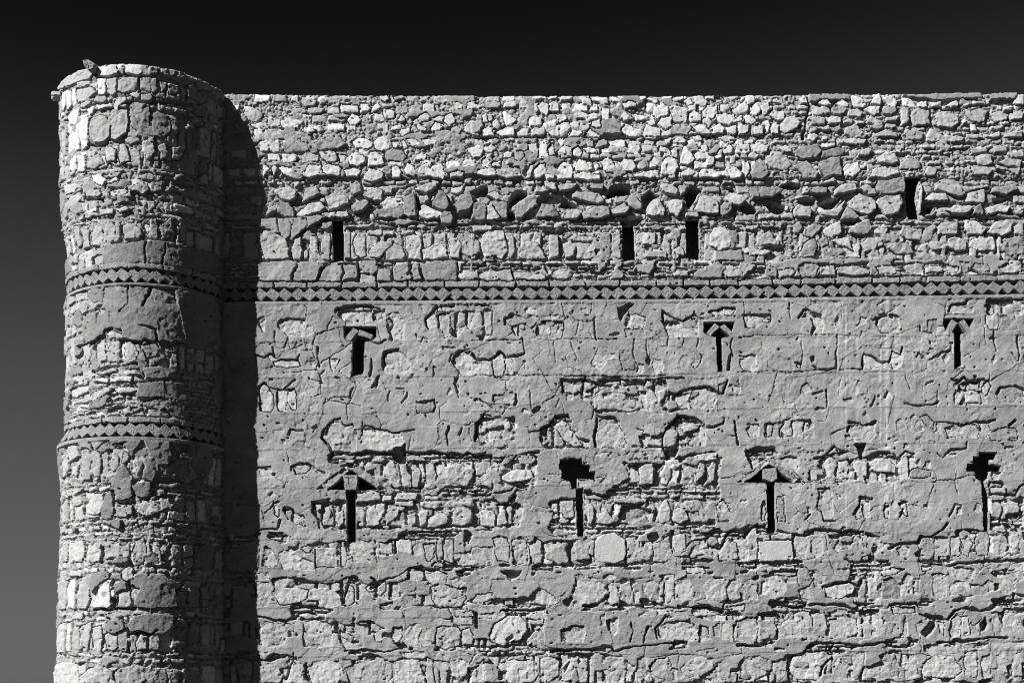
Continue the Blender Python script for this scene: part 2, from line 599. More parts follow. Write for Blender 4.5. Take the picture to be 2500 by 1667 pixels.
w 150,79 156,80 158,85 157,91 150,91 148,84
f 137,83 142,84 140,91 136,90
h14 143,81 146,76 148,80 146,85
f 184,76 186,72 190,78 184,87 181,84
w 222,85 224,78 230,77 235,79 234,88 229,90 223,88
f 77,98 91,99 90,106 84,107 77,106
f 93,100 102,99 103,102 94,106
f 102,108 112,102 118,103 126,108 131,112 139,112 141,119 132,122 102,120 101,114
h8 107,108 116,106 117,109 108,112
f 143,113 145,105 150,106 153,113 153,119 144,120
s 143,97 149,98 150,102 143,103
p 160,103 165,97 172,97 178,105 175,108 170,108 161,106
f 179,111 182,104 190,103 199,105 202,113 198,120 180,120 178,115
s 214,99 220,102 220,108 214,107
s 154,106 160,104 158,112 154,116
d 161,114 168,114 170,120 162,121
d 204,101 209,98 208,107 204,108
f 78,109 84,108 83,114 78,114
k5 75,108 75,97 85,97 95,96 103,100
k4 93,97 94,94
k4 142,103 144,96 152,96 162,95 175,95
k4 170,108 178,104 185,103 195,102 203,107 207,108 208,103 210,97
d 14,118 18,116 34,116 30,120 18,121
f 18,110 34,106 36,112 34,115 18,115
k4 36,108 38,113 36,116
h14 50,121 54,118 58,118 55,123 51,124
f 9,131 25,129 29,131 28,134 12,137
w 27,133 31,131 33,135 30,138 27,136
h14 8,140 11,139 12,142 9,143
h16 30,129 35,128 36,132 31,131
f 70,132 75,129 80,132 82,138 86,140 88,146 91,150 84,151 78,147 72,140 68,136
h16 58,139 63,136 63,141 60,143
w 92,148 97,148 97,152 93,152
f 103,131 108,128 114,129 122,132 123,137 126,142 128,150 120,152 102,152 102,144
p 86,134 92,130 101,130 101,142 98,146 90,144 87,140
k4 102,150 101,144 103,135 103,127
k4 103,125 110,127 117,128 122,131
k4 47,139 56,138 64,133 70,126 80,125
k4 88,144 96,147
f 139,144 150,142 156,147 157,150 140,150
f 158,145 160,138 166,136 170,139 168,150 158,151
s 172,134 182,132 186,135 184,138 174,139
h14 170,143 176,141 185,142 184,146 172,147
f 187,136 190,133 193,140 192,150 188,150
p 189,127 205,126 208,131 205,134 197,135 191,133
k4 160,136 166,132 170,126 185,128 192,135 200,135 207,133 208,127
k4 216,130 217,140 219,150
f 226,137 230,133 235,133 235,142 228,142
B6 193,58 200,50 204,53 196,61
B6 204,53 208,51 216,59 214,62
W6 191,49 216,49 215,58 212,61 206,62 207,89 202,90 201,61 196,61 191,58
h14 211,78 214,73 213,89 210,89
f 195,41 208,37 217,38 214,43 200,44
d 190,44 192,42 196,44 214,44 217,43 217,47 190,48
k3 214,63 213,70 215,77
k2 82,42 86,48 93,49 100,48 102,46
k2 88,49 88,55 86,60
k3 101,49 102,63
k2 68,64 69,82
k2 44,80 44,88
k2 82,66 85,74 89,82
k2 161,68 162,63
k2 186,63 186,70
k2 122,79 124,88
k2 144,64 144,72 145,78
k4 42,63 44,74 38,77 28,78 24,73 20,77 16,80 6,80 0,76
k2 135,62 133,74 137,88
k1.5 48,105 50,120
k1.5 72,112 70,120
k1.5 0,94 30,93 70,93 120,94 160,93
k1.5 0,64 40,64 80,63 120,63
@1150,1060,.2976
e 6,20 25,18 54,18 54,40 45,44 30,42 20,36 8,26
e 0,52 15,50 25,56 40,57 42,62 38,75 0,76
e 93,46 110,50 118,42 128,36 127,24 135,20 150,20 172,18 200,14 205,20 202,42 205,48 200,75 170,80 130,80 93,82
e 64,57 72,54 85,53 86,84 74,84 65,76 67,67
W7 73,20 91,20 91,24 97,25 98,30 102,31 102,36 88,36 87,44 92,44 93,83 87,84 86,44 82,44 81,38 75,37 74,30 72,28
s 88,37 97,37 97,42 88,43
p 74,15 80,13 102,14 101,18 90,19 75,19
s 39,19 50,17 53,20 50,25 40,24
w 25,34 32,30 40,28 50,29 52,34 45,38 34,40 26,37
k3 0,17 10,16 17,17
k4 34,21 38,17 45,16 55,14
k3 10,50 25,48 33,47 37,42 45,44
h14 31,53 36,49 38,50 37,54 33,57
k3 0,51 10,49 15,47
k4 22,57 30,56 35,50 38,46 46,45
s 7,66 10,61 17,62 20,66 20,75 9,75
s 21,68 26,58 29,62 30,73 22,75
h16 0,61 7,60 5,74 0,74
s 102,16 115,15 115,18 103,19
s 138,27 142,24 149,24 150,40 139,41
w 129,34 133,29 137,30 138,38 133,40
s 156,34 160,25 164,27 164,35 160,41
h14 150,25 157,24 155,30 151,36
h12 128,24 137,24 136,28 130,29
h35 157,12 168,10 171,12 168,19 160,20
s 144,17 155,16 156,18 145,19
p 128,22 140,20 158,21 157,24 145,23 129,24
s 183,18 195,15 202,16 202,21 184,21
s 185,30 188,23 192,25 192,33 186,39
s 194,28 198,22 201,24 200,38 196,40
h18 186,38 192,31 194,35 192,41
s 118,52 130,52 145,53 144,56 118,56
h20 124,58 144,56 140,60 148,62 146,66 138,70 132,73 125,70 120,68
w 131,66 138,63 142,66 136,68
w 143,61 150,58 151,62 146,64
w 155,72 153,66 157,55 160,53 163,60 163,70 157,73
s 166,62 177,58 178,70 172,73 165,70
f 201,60 206,53 211,58 214,66 212,71 204,71
s 95,57 99,56 101,66 99,74 96,73
s 103,64 112,62 118,72 112,74 104,73
s 73,55 84,54 85,67 78,69 73,64
f 66,68 70,65 72,68 69,70
s 0,92 12,92 17,94 17,103 10,107 0,107
s 18,86 23,83 30,84 32,95 31,104 22,103
f 33,87 40,84 46,88 47,106 35,107
f 48,92 53,84 58,87 58,105 49,106
s 61,97 63,90 72,89 78,92 80,104 72,107 62,101
h18 79,91 83,89 83,100 80,101
s 84,90 90,85 97,90 98,102 86,103
b 102,87 108,82 118,80.5 126.5,86 127,98 126,103 118,106 104,104 101,100
f 129,88 133,84 138,88 138,104 130,105 128,98
s 139,96 144,90 148,98 147,103 140,103
s 149,90 154,88 163,82 164,100 160,105 150,104
h22 145,82 153,80 155,84 149,90 145,86
h18 163,80 167,78 166,92 165,100
s 166,84 176,81 177,95 172,98 167,96
s 178,99 183,91 190,87 197,92 202,97 200,100 190,98 180,101
h14 180,102 200,102 196,105 184,105
s 203,98 211,85 218,90 219,102 204,104
s 227,84 231,77 235,78 235,103 228,104
k5 178,92 184,86 192,86 195,84 195,92 205,93 210,83 212,81
k5 225,83 230,77 235,74
@1150,1267,.2976
s 83,60 86,50 93,47 103,48 109,53 110,64 105,69 92,70 84,66
s 112,54 118,49 120,58 122,68 115,70
s 122,54 130,50 132,60 130,69 123,66
s 159,56 160,46 167,46 167,67 159,69
w 169,56 170,49 177,46 181,56 181,66 174,69 169,66
s 190,56 194,50 208,48 208,60 204,68 194,68
s 209,56 212,50 220,48 221,64 216,67 210,66
s 223,52 230,48 235,53 235,66 224,67
f 47,66 54,56 60,58 68,63 72,69 66,71 48,69
p 38,56 44,51 54,51 56,55 47,64 40,61
p 55,53 70,48 86,46 86,53 80,56 74,62 70,64 60,57
s 133,60 138,58 139,68 134,69
s 141,52 150,49 155,54 155,66 148,68 141,60
h18 75,67 83,62 84,66 80,71 76,70
h18 24,43 32,42 42,42 40,46 36,49 32,51 28,46
p 4,50 16,48 16,57 12,60 5,59
s 90,41 105,41 105,45 91,45
s 107,40 117,39 117,42 108,43
f 109,46 116,44 119,47 113,49 109,48
w 177,40 190,39 192,44 177,45
k5 171,71 180,72 190,71 200,74 206,75 207,70 211,66
k3 160,72 172,73
k4 33,74 45,75 60,73
k4 92,71 104,71
w 15,95 20,85 30,80 40,79 45,85 46,92 42,98 32,101 26,103 17,100
h8 28,99 34,94 36,97 31,102
h16 44,94 48,88 50,94 47,98 42,99
p 60,77 72,77 85,75 105,76 120,75 130,76 131,84 150,82 157,82 152,90 150,101 130,102 100,102 60,103
f 49,94 60,87 60,102 51,100
f 46,78 60,75 62,80 58,82 46,81
s 47,83 59,82 60,86 47,86
s 5,78 20,76 20,80 6,81
s 21,77 27,74 28,80 22,80
f 75,92 84,89 92,88 94,94 92,100 76,100
k3 75,100 74,92 84,88 92,88
s 106,79 110,77 110,87 106,88
h14 111,83 115,81 114,90 112,91
f 115,82 121,80 120,92 117,96 113,92
k4 131,100 133,92 132,85
k4 141,101 144,92 146,88
f 153,98 154,88 160,84 178,85 186,89 186,97 180,100 164,99
f 187,100 188,87 194,89 196,97
s 198,88 204,84 204,96 199,96
s 205,86 213,84 215,92 214,100 205,98
f 215,92 220,84 235,80 235,100 216,100
k4 153,98 152,90 158,82 160,78
s 137,77 150,75 150,80 138,80
s 152,74 160,74 161,76 153,78
s 162,76 176,75 178,80 163,80
s 181,77 195,75 200,79 184,80
s 211,72 224,70 224,75 212,75
k5 66,108 80,107 95,107 105,106 115,104 118,108 130,105 145,103 160,102 175,101
h20 95,106 111,105 112,109 97,108
s 184,108 200,105 201,109 186,110
s 22,121 28,116 38,115 53,117 55,128 52,133 30,134
h10 22,124 30,124 28,131 23,132
s 57,114 66,112 72,116 72,128 64,134 57,134
s 74,120 82,114 84,124 80,133 74,131
h10 76,121 81,116 80,122 77,126
s 86,120 92,114 95,118 94,130 88,134
f 108,118 112,114 124,113 129,116 134,122 133,128 122,133 112,130 108,124
f 136,114 144,112 145,128 140,132 136,130
s 147,120 152,114 162,113 165,122 160,132 150,134
s 172,122 178,116 190,112 198,116 199,122 190,128 178,133 174,128
f 219,118 224,114 235,112 235,131 222,131 218,126
s 202,118 208,114 213,120 212,130 204,130
s 4,122 10,115 10,130 5,134
@1800,200,.2976
w 5,17 9,10 14,12 15,16 11,19
w 51,14 56,12 58,18 53,18
w 67,18 73,13 78,19 72,20
w 93,11 99,11 107,19 104,21 96,20
w 80,17 85,14 92,18 92,21 84,20
w 112,14 117,9 119,14 118,19 110,18
w 120,13 126,11 132,16 131,20 124,20
w 135,14 141,13 146,17 146,21 136,20
w 148,17 156,16 156,21 148,21
w 158,17 168,16 168,21 159,21
w 170,20 178,16 182,16 181,20 173,21
w 176,12 182,11 186,13 182,15 177,14
w 184,19 190,16 191,18 187,20
w 193,15 204,16 204,18 194,18
w 196,12 203,14 204,16 197,14
w 227,12 235,10 235,19 227,18
p 59,10 92,10 93,15 80,15 68,15 65,17 60,16
p 136,10 200,9 200,13 165,15 140,12
p 205,10 230,9 227,14 208,15
w 0,22 5,17 9,19 9,24 2,27
w 11,22 15,18 19,22 18,27 13,28
w 20,19 26,17 27,22 23,28 20,26
w 5,29 8,26 15,30 14,34 8,34
w 26,27 31,23 38,25 39,30 33,31
w 35,35 40,29 46,28 53,33 50,38 40,42 36,40
w 0,37 5,35 10,37 10,42 2,43
w 12,37 18,35 22,38 22,43 14,43
w 21,33 26,31 28,36 26,42 23,38
w 28,38 30,33 35,35 34,42 28,42
k5 59,18 58,26 57,34 54,45
s 61,22 68,20 76,21 77,25 71,27 62,27
d 78,21 86,20 91,22 88,26 79,27
s 91,24 98,21 103,25 101,28 91,28
w 104,22 110,20 118,20 117,26 113,28 106,25
d 120,21 130,20 131,25 126,27 120,25
s 61,29 67,28 72,29 72,35 62,35
s 75,31 80,28 85,29 85,34 76,34
s 87,32 95,30 95,34 88,34
w 97,31 105,32 104,34 98,34
s 106,30 112,29 120,33 114,35 107,33
s 122,28 132,28 131,31 122,32
s 134,24 140,23 142,28 139,35 134,35
s 143,24 147,22 158,23 158,35 145,36 143,30
s 162,26 168,24 180,27 182,34 176,38 164,36
s 186,23 200,22 206,24 203,32 198,34 190,30
s 208,27 212,25 221,26 221,32 212,33
s 223,26 232,24 235,25 235,31 224,31
w 184,33 187,30 189,33 186,35
w 191,34 195,35 198,40 193,40
s 59,38 65,37 66,40 59,41
s 69,38 75,35 77,39 70,40
s 79,38 84,35 86,39 82,41
s 88,38 97,34 102,40 107,43 105,45 94,45 88,42
s 109,36 118,34 121,37 116,39 110,38
s 122,35 130,34 130,37 122,38
s 137,39 146,38 153,42 152,47 140,47
s 155,44 158,38 164,40 168,44 172,48 160,49 155,48
s 170,45 180,44 186,46 184,49 172,49
s 188,43 200,42 203,46 190,47
s 205,44 216,40 217,44 210,46
s 218,42 235,40 235,45 220,45
w 58,43 64,41 67,45 62,49 58,47
s 69,45 74,45 74,48 69,48
s 114,42 122,39 131,41 132,45 116,45
s 87,47 95,46 107,47 104,51 95,52 88,50
w 0,51 10,51 10,57 0,58
w 11,52 18,49 26,53 24,57 13,57
w 9,59 13,57 19,60 15,63 9,62
s 33,54 40,51 45,54 45,58 37,57
d 48,57 56,52 67,51 69,57 65,62 54,63 48,60
d 70,56 78,54 88,55 88,60 78,61 69,62
w 70,51 80,50 80,53 70,54
f 24,61 30,56 36,57 42,64 45,69 40,72 28,70 24,66
d 11,75 16,66 19,62 25,69 26,75 20,79 13,79
w 4,65 8,67 10,74 8,78 5,75
d 47,68 58,64 66,75 64,79 55,78 51,73
d 67,66 76,62 84,61 85,67 86,76 72,78 69,74
w 87,71 90,67 99,65 101,73 95,78 88,76
s 98,57 107,54 111,56 108,60 100,60
s 114,62 122,57 130,58 133,65 127,68 118,66
s 110,78 112,71 118,70 132,72 133,75 122,78
s 134,66 140,62 150,66 152,70 146,72 134,71
h14 110,50 118,50 120,54 113,57
h16 131,57 142,57 145,57 140,61 134,64 131,60
s 151,54 160,50 163,53 161,55 153,54
s 164,53 170,50 176,53 172,56 165,55
s 191,54 205,53 205,57 192,58
s 207,55 220,52 222,57 208,58
s 196,62 200,59 208,60 209,67 203,69 198,67
s 193,70 205,69 210,73 205,77 195,76
s 157,66 167,65 167,68 156,68
s 155,74 158,69 164,71 162,76 156,77
s 212,66 222,63 233,64 232,70 222,69
s 221,71 233,70 231,76 226,75
h16 212,71 220,72 224,76 215,75
s 222,58 235,56 235,62 224,62
s 67,82 80,79 82,82 72,83
d 115,82 125,80 137,78 138,84 138,91 118,92 115,88
W8 139,78 152,77 149,84 147,95 150,112 141,112 139,100
s 150,84 152,82 152,100 150,108 149,98
s 163,82 170,79 178,80 184,86 187,92 182,94 163,88
s 153,96 160,91 172,92 173,98 162,98
s 188,87 205,84 207,86 190,90
s 187,96 190,91 203,88 203,99 197,100 188,98
d 208,89 212,86 228,84 230,88 222,92 208,91
h14 209,96 225,93 222,97 212,99
d 10,87 20,86 33,87 35,90 30,94 12,95
d 58,88 65,85 75,86 74,91 62,91
s 80,88 85,84 97,83 98,88 90,91 80,92
s 100,87 105,84 113,87 115,93 108,92
h20 35,85 45,82 53,83 52,86 42,87
h16 108,84 116,82 115,86 111,87
s 91,98 100,91 110,95 115,99 113,105 108,109 98,107 92,103
s 116,96 122,93 134,93 136,98 132,108 121,109 116,102
d 86,110 90,101 100,111 95,113 86,112
h22 1,102 6,99 12,99 17,104 14,107 6,107
h22 22,98 28,97 40,101 41,104 37,107 30,107 26,104
h22 48,95 56,93 65,94 64,98 60,101 54,101
h22 66,99 75,95 87,93 84,97 78,103 72,104 66,101
s 47,104 50,101 60,102 62,105 60,111 47,110
f 66,106 80,104 88,97 86,105 80,110 68,109
h18 152,99 162,101 160,106 155,108
s 170,105 178,101 190,102 193,104 188,108 178,107
d 194,104 199,100 203,106 202,109 193,108
s 204,103 215,100 225,102 222,107 206,108
s 226,106 235,102 235,108 228,108
k5 156,110 180,109 205,111 235,112
h16 86,112 100,113 96,116 86,115
s 2,120 18,116 17,119 4,122
h18 36,118 42,116 43,121 40,124
d 47,117 52,115 54,120 51,124 46,123
d 55,121 62,116 70,118 66,124 62,128 55,126
s 70,121 78,116 85,114 86,124 78,128 72,126
d 92,120 98,116 108,112 111,118 108,124 100,126 92,123
s 112,122 120,116 124,120 120,127 114,125
s 133,125 136,117 145,120 153,121 150,130 140,129
s 155,120 160,116 164,118 160,124
s 164,120 168,115 181,115 181,125 165,125
s 187,120 188,113 195,114 205,120 202,126 190,125
s 205,124 212,114 226,115 225,123 218,126
s 227,119 233,115 235,116 235,126 228,125
s 17,125 24,124 34,130 34,134 16,134
h20 20,136 28,133 37,134 37,139 28,139
s 5,136 22,137 30,140 20,142 6,140
d 51,143 55,132 63,128 66,135 63,143 55,144
d 66,130 73,126 75,133 70,136
d 72,141 76,136 85,135 88,140 82,143
s 76,130 92,127 94,138 86,134
s 102,133 108,128 117,127 120,133 112,138 105,139
s 122,135 130,131 140,132 146,140 130,141
f 148,137 155,128 158,130 153,138
s 156,132 162,130 172,134 170,137 160,138
s 172,129 178,127 188,130 188,138 180,139 174,136
s 190,135 192,129 211,127 213,138 200,139
d 214,135 222,128 235,126 235,141 224,142
p 50,145 128,144 128,147 80,150 66,148 66,153 24,153 26,149
h14 98,148 108,147 107,151 100,150
@1800,640,.2976
d 23,3 33,4 33,12 23,12
d 50,4 55,0 66,1 65,12 53,12
s 34,7 45,5 48,8 44,12 34,12
s 67,4 80,3 80,10 67,11
s 82,4 100,3 108,6 108,10 90,11 82,9
s 113,4 130,3 131,9 117,10
f 137,3 143,0 152,2 153,8 146,10 140,8
s 154,4 167,3 169,8 156,9
f 170,7 174,3 181,4 181,8 173,9
d 182,0 191,0 190,8 185,9
d 192,5 196,1 205,3 209,8 200,9
f 214,5 221,1 234,0 234,8 218,9
e 205,32 215,30 235,30 235,42 225,46 215,40 206,42
e 178,100 198,96 202,104 204,116 178,116
e 22,132 60,129 62,142 22,144
f 5,45 13,43 22,44 28,48 22,49 14,54 7,53
f 52,46 56,40 62,43 70,46 71,52 69,59 64,59 63,48
k4 50,46 54,40 58,39 63,42 69,44
k4 62,47 64,53 61,59
k3 5,43 14,43 27,44 29,47
f 115,47 119,44 132,45 133,50 133,58 118,58 115,52
k4 114,52 115,46 120,44 126,43 133,45
k3 114,50 117,58 133,58
f 80,48 82,44 84,46 84,50 81,52
f 100,49 101,44 107,46 106,50 98,53
d 156,48 165,47 164,58 156,57
k3 150,53 150,57 160,58
f 174,40 177,36 190,36 194,38 193,41 175,42
k5 173,41 176,35 188,34 190,30 200,29
d 170,43 196,42 196,44 170,45
B9 171,57 176,47 181,50 175,59
B9 182,49 186,47 192,56 189,58
W9 169,46 194,46 192,55 187,58 185,58 185,84 178,88 178,58 176,58 170,55
f 174,66 177,66 177,77 175,72
w 180,86 186,85 187,87 180,88
s 204,44 213,42 215,45 214,56 206,56
d 215,45 228,42 231,56 215,56
f 226,31 234,32 232,44 227,38
w 104,78 105,75 110,77 115,80 119,83 121,86 112,88 105,86
w 126,81 128,76 134,74 136,78 134,86 127,88
k4 103,86 104,75 110,77 118,82 125,82 128,73 134,76 135,70
k3 82,61 81,75 81,87 75,89 65,88 62,85
w 3,80 10,78 15,79 16,85 11,90 5,89 2,84
k3 2,77 15,77
w 49,84 53,84 53,87 50,87
k3 48,83 53,84
h14 60,78 63,77 64,81 61,82
k4 158,80 165,77 168,74 175,73
f 168,78 172,74 174,76 170,83
k3 147,78 148,75 153,77
f 208,80 211,76 212,80 209,84
k3 95,88 103,88 104,84
k4 176,96 183,97 186,94 190,97 197,98 200,96 206,97
k3 182,98 184,104 190,106
f 178,108 182,106 186,110 182,116 178,114
f 187,106 193,104 198,106 200,110 199,115 188,115
f 202,100 206,97 208,102 205,108 202,107
k4 213,108 216,103 228,101 235,105
d 213,108 217,104 227,105 231,110 226,116 215,116
f 228,103 235,104 235,112 231,110
f 53,104 58,102 61,106 55,108
k3 52,108 53,103 57,99 62,104
k3 62,108 70,106
k3 73,105 74,112 73,119
k3 110,118 113,113 113,110
w 121,110 124,106 127,112 125,113
k3 121,111 123,106
k3 137,116 150,118 160,117 165,115
k1.5 5,62 15,60 40,60 80,60 100,60
k1.5 0,90 40,90 95,88
f 36,137 38,130 44,128 45,142 40,143
f 46,130 54,129 54,142 46,142
f 55,132 58,131 59,140 55,141
f 24,134 29,133 29,142 25,143
k3 24,136 25,133 29,133
k3 36,144 35,138 38,132
f 8,138 12,133 17,134 17,142 10,143
f 90,139 92,134 100,133 113,132 114,142 108,147 95,146
k4 91,132 97,131 104,133 114,131
k4 90,139 92,134
d 123,143 127,139 138,140 139,147 124,147
f 139,132 145,124 152,132 153,138 146,140 140,137
d 150,127 155,125 162,131 161,137 154,133
d 130,130 134,128 138,135 131,138
f 163,130 166,134 168,142 163,138
f 171,136 180,132 195,133 200,140 196,145 184,143 172,144
f 198,132 204,130 208,138 204,144 200,143
k4 164,131 175,131 184,134 195,131 200,132 206,131 212,129
d 206,140 215,136 228,136 230,146 208,146
k4 223,134 228,130
k2 53,65 54,75 53,85
k2 43,34 43,46
k2 123,30 115,36
k3 210,58 212,73
k3 225,75 231,82 231,75 230,62
k2 138,92 142,105
k2 164,105 164,118
@1800,1040,.2976
e 6,20 10,18 30,18 32,22 22,26 12,34
e 58,34 64,33 70,27 78,22 90,22 92,28 105,24 125,22 135,27 145,25 147,34 140,44 75,45 58,45
e 207,46 218,46 222,56 228,57 235,58 235,85 207,86
e 0,85 10,82 24,82 24,90 10,92
h30 97,14 106,14 103,26 100,27
d 3,44 14,35 22,27 25,29 20,35 8,45
d 26,28 30,26 40,36 48,43 46,45 38,41 32,35
s 46,38 56,46 54,47 45,39
W10 5,46 12,42 20,35 22,34 26,31 31,34 33,35 38,40 44,44 46,46
W10 24,45 31,45 32,87 25,88
B10 21,35 32,34 33,43 28,46 21,43
h12 47,46 51,43 55,46
h12 0,46 3,44 5,46
h14 7,19 32,18 30,20 12,22
w 41,32 43,27 48,26 52,31 50,36 46,36
k4 37,27 42,25 49,26
k5 64,27 72,24 80,17
k3 80,17 90,22
s 60,36 66,34 66,44 60,45
f 71,30 77,25 82,28 80,40 83,45 75,44
f 83,28 88,25 91,34 92,42 86,44
h16 90,28 95,27 93,34
w 95,30 100,28 106,29 107,40 103,45 97,38
w 108,30 115,26 124,27 130,32 131,38 122,38 112,36
w 132,32 135,27 140,23 141,34 140,43 134,44
w 142,25 145,26 147,33 142,37
f 152,34 154,29 158,28 159,34
d 142,38 148,34 160,37 158,42 142,43
h14 105,25 115,20 123,21 118,23 108,27
k4 125,25 133,27 138,20 145,23
p 165,22 168,16 175,14 176,20 170,25
k3 164,22 168,26 175,20 188,18 188,14
W11 198,21 213,21 212,27 208,27 208,31 216,32 216,37 208,37 207,42 204,45 207,60 206,86 202,85 201,60 200,45 196,43 194,37 188,37 188,31 193,31 193,25 198,25
f 208,38 216,38 214,44 208,44
s 208,47 217,48 217,50 208,50
s 208,51 220,51 220,55 208,55
s 208,57 219,57 219,60 208,61
s 208,63 217,63 216,75 208,74
s 219,63 230,62 232,70 220,72
k5 220,52 222,56 228,56 232,50 235,48
f 66,51 77,50 78,70 79,78 71,78 67,67
k3 66,60 66,68 70,71 71,78 80,78
f 96,73 100,66 102,76 98,77
f 102,59 108,62 109,74 104,76 102,68
k4 95,72 100,65 101,58 109,60 111,60
f 121,66 124,64 124,75 121,76
k3 121,75 120,69 121,63 124,63
f 134,64 137,61 139,65 140,74 137,72
k3 133,64 136,61 139,62
k3 134,74 137,68
h8 153,65 156,64 157,67
f 57,67 59,66 61,70 58,72
k3 56,77 60,72
f 180,68 184,66 184,72 180,73
k3 174,74 178,68 179,64 184,65
f 194,70 196,63 199,64 199,71 196,72
f 20,66 22,62 23,64 23,77 20,77
d 33,58 38,57 39,78 33,78
f 10,90 15,86 16,100 16,108 10,107
b 17.6,94.2 44.8,93.4 46.2,109.8 18,111
s 16,89 27,89 27,92 17,92
s 29,89 45,88 45,92 29,92
f 47,92 50,89 57,91 58,100 56,108 52,108 47,98
f 60,94 65,91 70,92 71,104 64,108 60,104
f 78,100 84,92 86,98 82,103
f 95,93 98,90 103,92 104,100 102,107 97,107 95,100
f 106,92 112,89 117,93 116,98 110,100 112,106 106,105
p 70,105 77,101 86,104 90,108 68,110
p 114,104 120,100 127,103 125,110 114,109
f 131,100 136,97 142,99 140,106 132,106
f 147,96 150,91 165,90 173,91 173,107 150,105
s 175,91 183,90 182,106 175,106
s 184,92 190,91 193,98 190,106 184,104
s 194,94 198,87 205,86 208,92 205,105 197,106
f 209,92 213,86 220,87 222,97 219,106 211,105
s 223,90 230,88 232,104 224,106
k5 46,88 57,90 62,86 75,85 85,86
k4 86,90 92,86 104,87
k4 106,88 117,91
k5 125,100 132,97 140,96 148,95 150,91 160,90 168,85 172,80
h16 225,84 232,80 234,86 228,88
@1800,1267,.2976
w 24,40 30,39 29,43 24,43
s 36,39 46,38 47,41 36,41
k5 152,36 165,37 172,38 182,36 192,36 205,34 235,34
d 50,42 57,40 62,50 59,55 51,54
f 62,44 66,42 71,46 70,58 63,55
w 73,56 80,54 92,52 97,56 94,61 84,65 73,63
k5 72,55 80,53 92,51 100,55 102,50
s 113,44 117,42 118,50 114,58
f 119,42 126,40 137,41 130,45 119,46
d 118,62 119,50 126,47 132,52 134,65 118,65
f 135,50 138,44 144,47 144,56 138,62 135,60
d 151,46 155,42 158,45 159,64 153,60
f 160,46 166,44 171,48 171,63 165,65 160,62
f 171,38 180,39 195,41 195,50 180,50 172,46
s 174,52 190,51 193,58 185,62 174,63
s 214,50 218,45 226,47 228,58 224,63 216,60
f 200,54 205,50 210,51 208,58 202,57
s 228,43 235,42 235,50 230,52
s 4,52 10,48 14,54 17,62 16,66 5,66
s 25,52 33,46 40,52 41,58 32,66 27,65
s 50,58 58,55 60,64 51,66
s 152,39 160,39 160,41 152,42
s 205,40 217,39 216,42 206,43
s 224,37 235,36 235,41 222,42
k5 28,72 35,70 45,72 60,70 75,70 85,70 95,74 99,73 100,69 112,69
k5 125,70 137,69 147,69 150,73
f 0,84 8,81 15,80 16,95 10,99 0,98
s 18,84 28,82 33,90 30,98 18,99
f 34,92 38,84 50,82 57,83 57,97 36,97
f 48,77 59,76 60,80 48,80
s 62,78 72,76 74,90 72,97 64,97
f 77,76 82,73 90,74 92,78 78,79
f 76,82 90,80 99,82 99,93 90,97 76,97
s 102,86 108,83 112,88 110,96 104,97
s 113,84 119,80 121,92 114,97
s 124,83 133,78 133,97 122,96
f 136,84 138,79 140,88 139,97 135,96
f 126,72 145,72 146,76 128,77
s 146,86 152,82 154,90 148,96
h25 150,94 156,86 158,83 164,83 163,88 160,92 155,97
w 165,85 170,84 170,95 166,93
f 175,82 180,77 184,80 182,96 174,96
w 184,80 189,80 191,95 184,96
h22 199,86 203,80 206,86 204,91 200,91
s 208,76 213,76 216,84 224,90 222,97 210,96
s 225,88 229,83 232,90 230,94 226,93
k6 173,82 178,75 188,73 200,75 207,73 213,69
k4 150,78 160,82 172,82
h18 155,77 168,80 172,82 165,82 152,80
k5 178,99 190,100 205,97 222,97
f 152,104 165,102 179,104 180,110 160,113 153,108
f 181,104 200,101 207,102 200,106 182,107
s 210,102 235,100 235,104 211,105
k4 0,103 20,104 30,101
k5 58,104 65,101 80,102 100,103
k4 76,108 80,102 85,101
k5 95,105 108,103 120,101 128,104 140,105 143,101 148,99
f 2,120 6,113 18,111 28,116 29,120 24,128 14,132 2,131
f 30,118 35,114 41,114 40,128 34,132 30,126
f 44,125 46,112 55,109 74,109 75,118 70,126 68,132 50,131
s 78,122 85,115 91,118 90,130 80,133
s 94,112 105,108 104,120 100,130 94,131
f 106,128 110,120 122,115 132,122 134,129 118,131 107,131
s 136,118 147,114 148,128 138,131
s 152,118 160,113 176,112 182,118 184,124 178,130 155,130 152,126
s 186,110 196,108 198,122 196,130 187,128
s 200,112 208,110 207,128 201,130
s 212,112 220,108 222,126 214,128
s 225,112 232,108 234,128 226,128
k5 69,128 70,120 75,116 78,113
h14 41,114 43,116 42,124 41,124
@1800,1560,.1105
g 138,38 141,44 148,43 153,38
g 164,38 163,43
g 170,37 175,43 176,40
g 161,46 163,50 168,48 174,47
g 146,66 148,58 153,55 166,54
g 166,50 169,68 171,74
g 150,66 149,74
g 156,83 160,77 164,80 168,74 175,76 177,70 172,70
g 142,80 144,76
g 15,45 14,48 42,45
g 22,41 20,45
g 45,58 49,57 49,54
g 21,62 24,77
g 26,62 27,82
g 5,70 6,80
g 12,70 13,76
g 31,80 36,75 46,68 56,62
@1440,1560,.0682
g 64,92 66,108
g 71,91 71,108
g 76,91 78,103
g 88,76 89,104 94,108
g 92,87 100,83 107,83 112,90 113,100 110,108
g 80,110 90,113 94,110
g 92,122 98,126 107,126
@2000,1480,.05102
g 85,78 91,94
g 96,75 102,90
g 90,100 98,122
g 100,100 106,116
g 131,126 131,135
g 136,126 145,142
g 150,134 154,140
"""
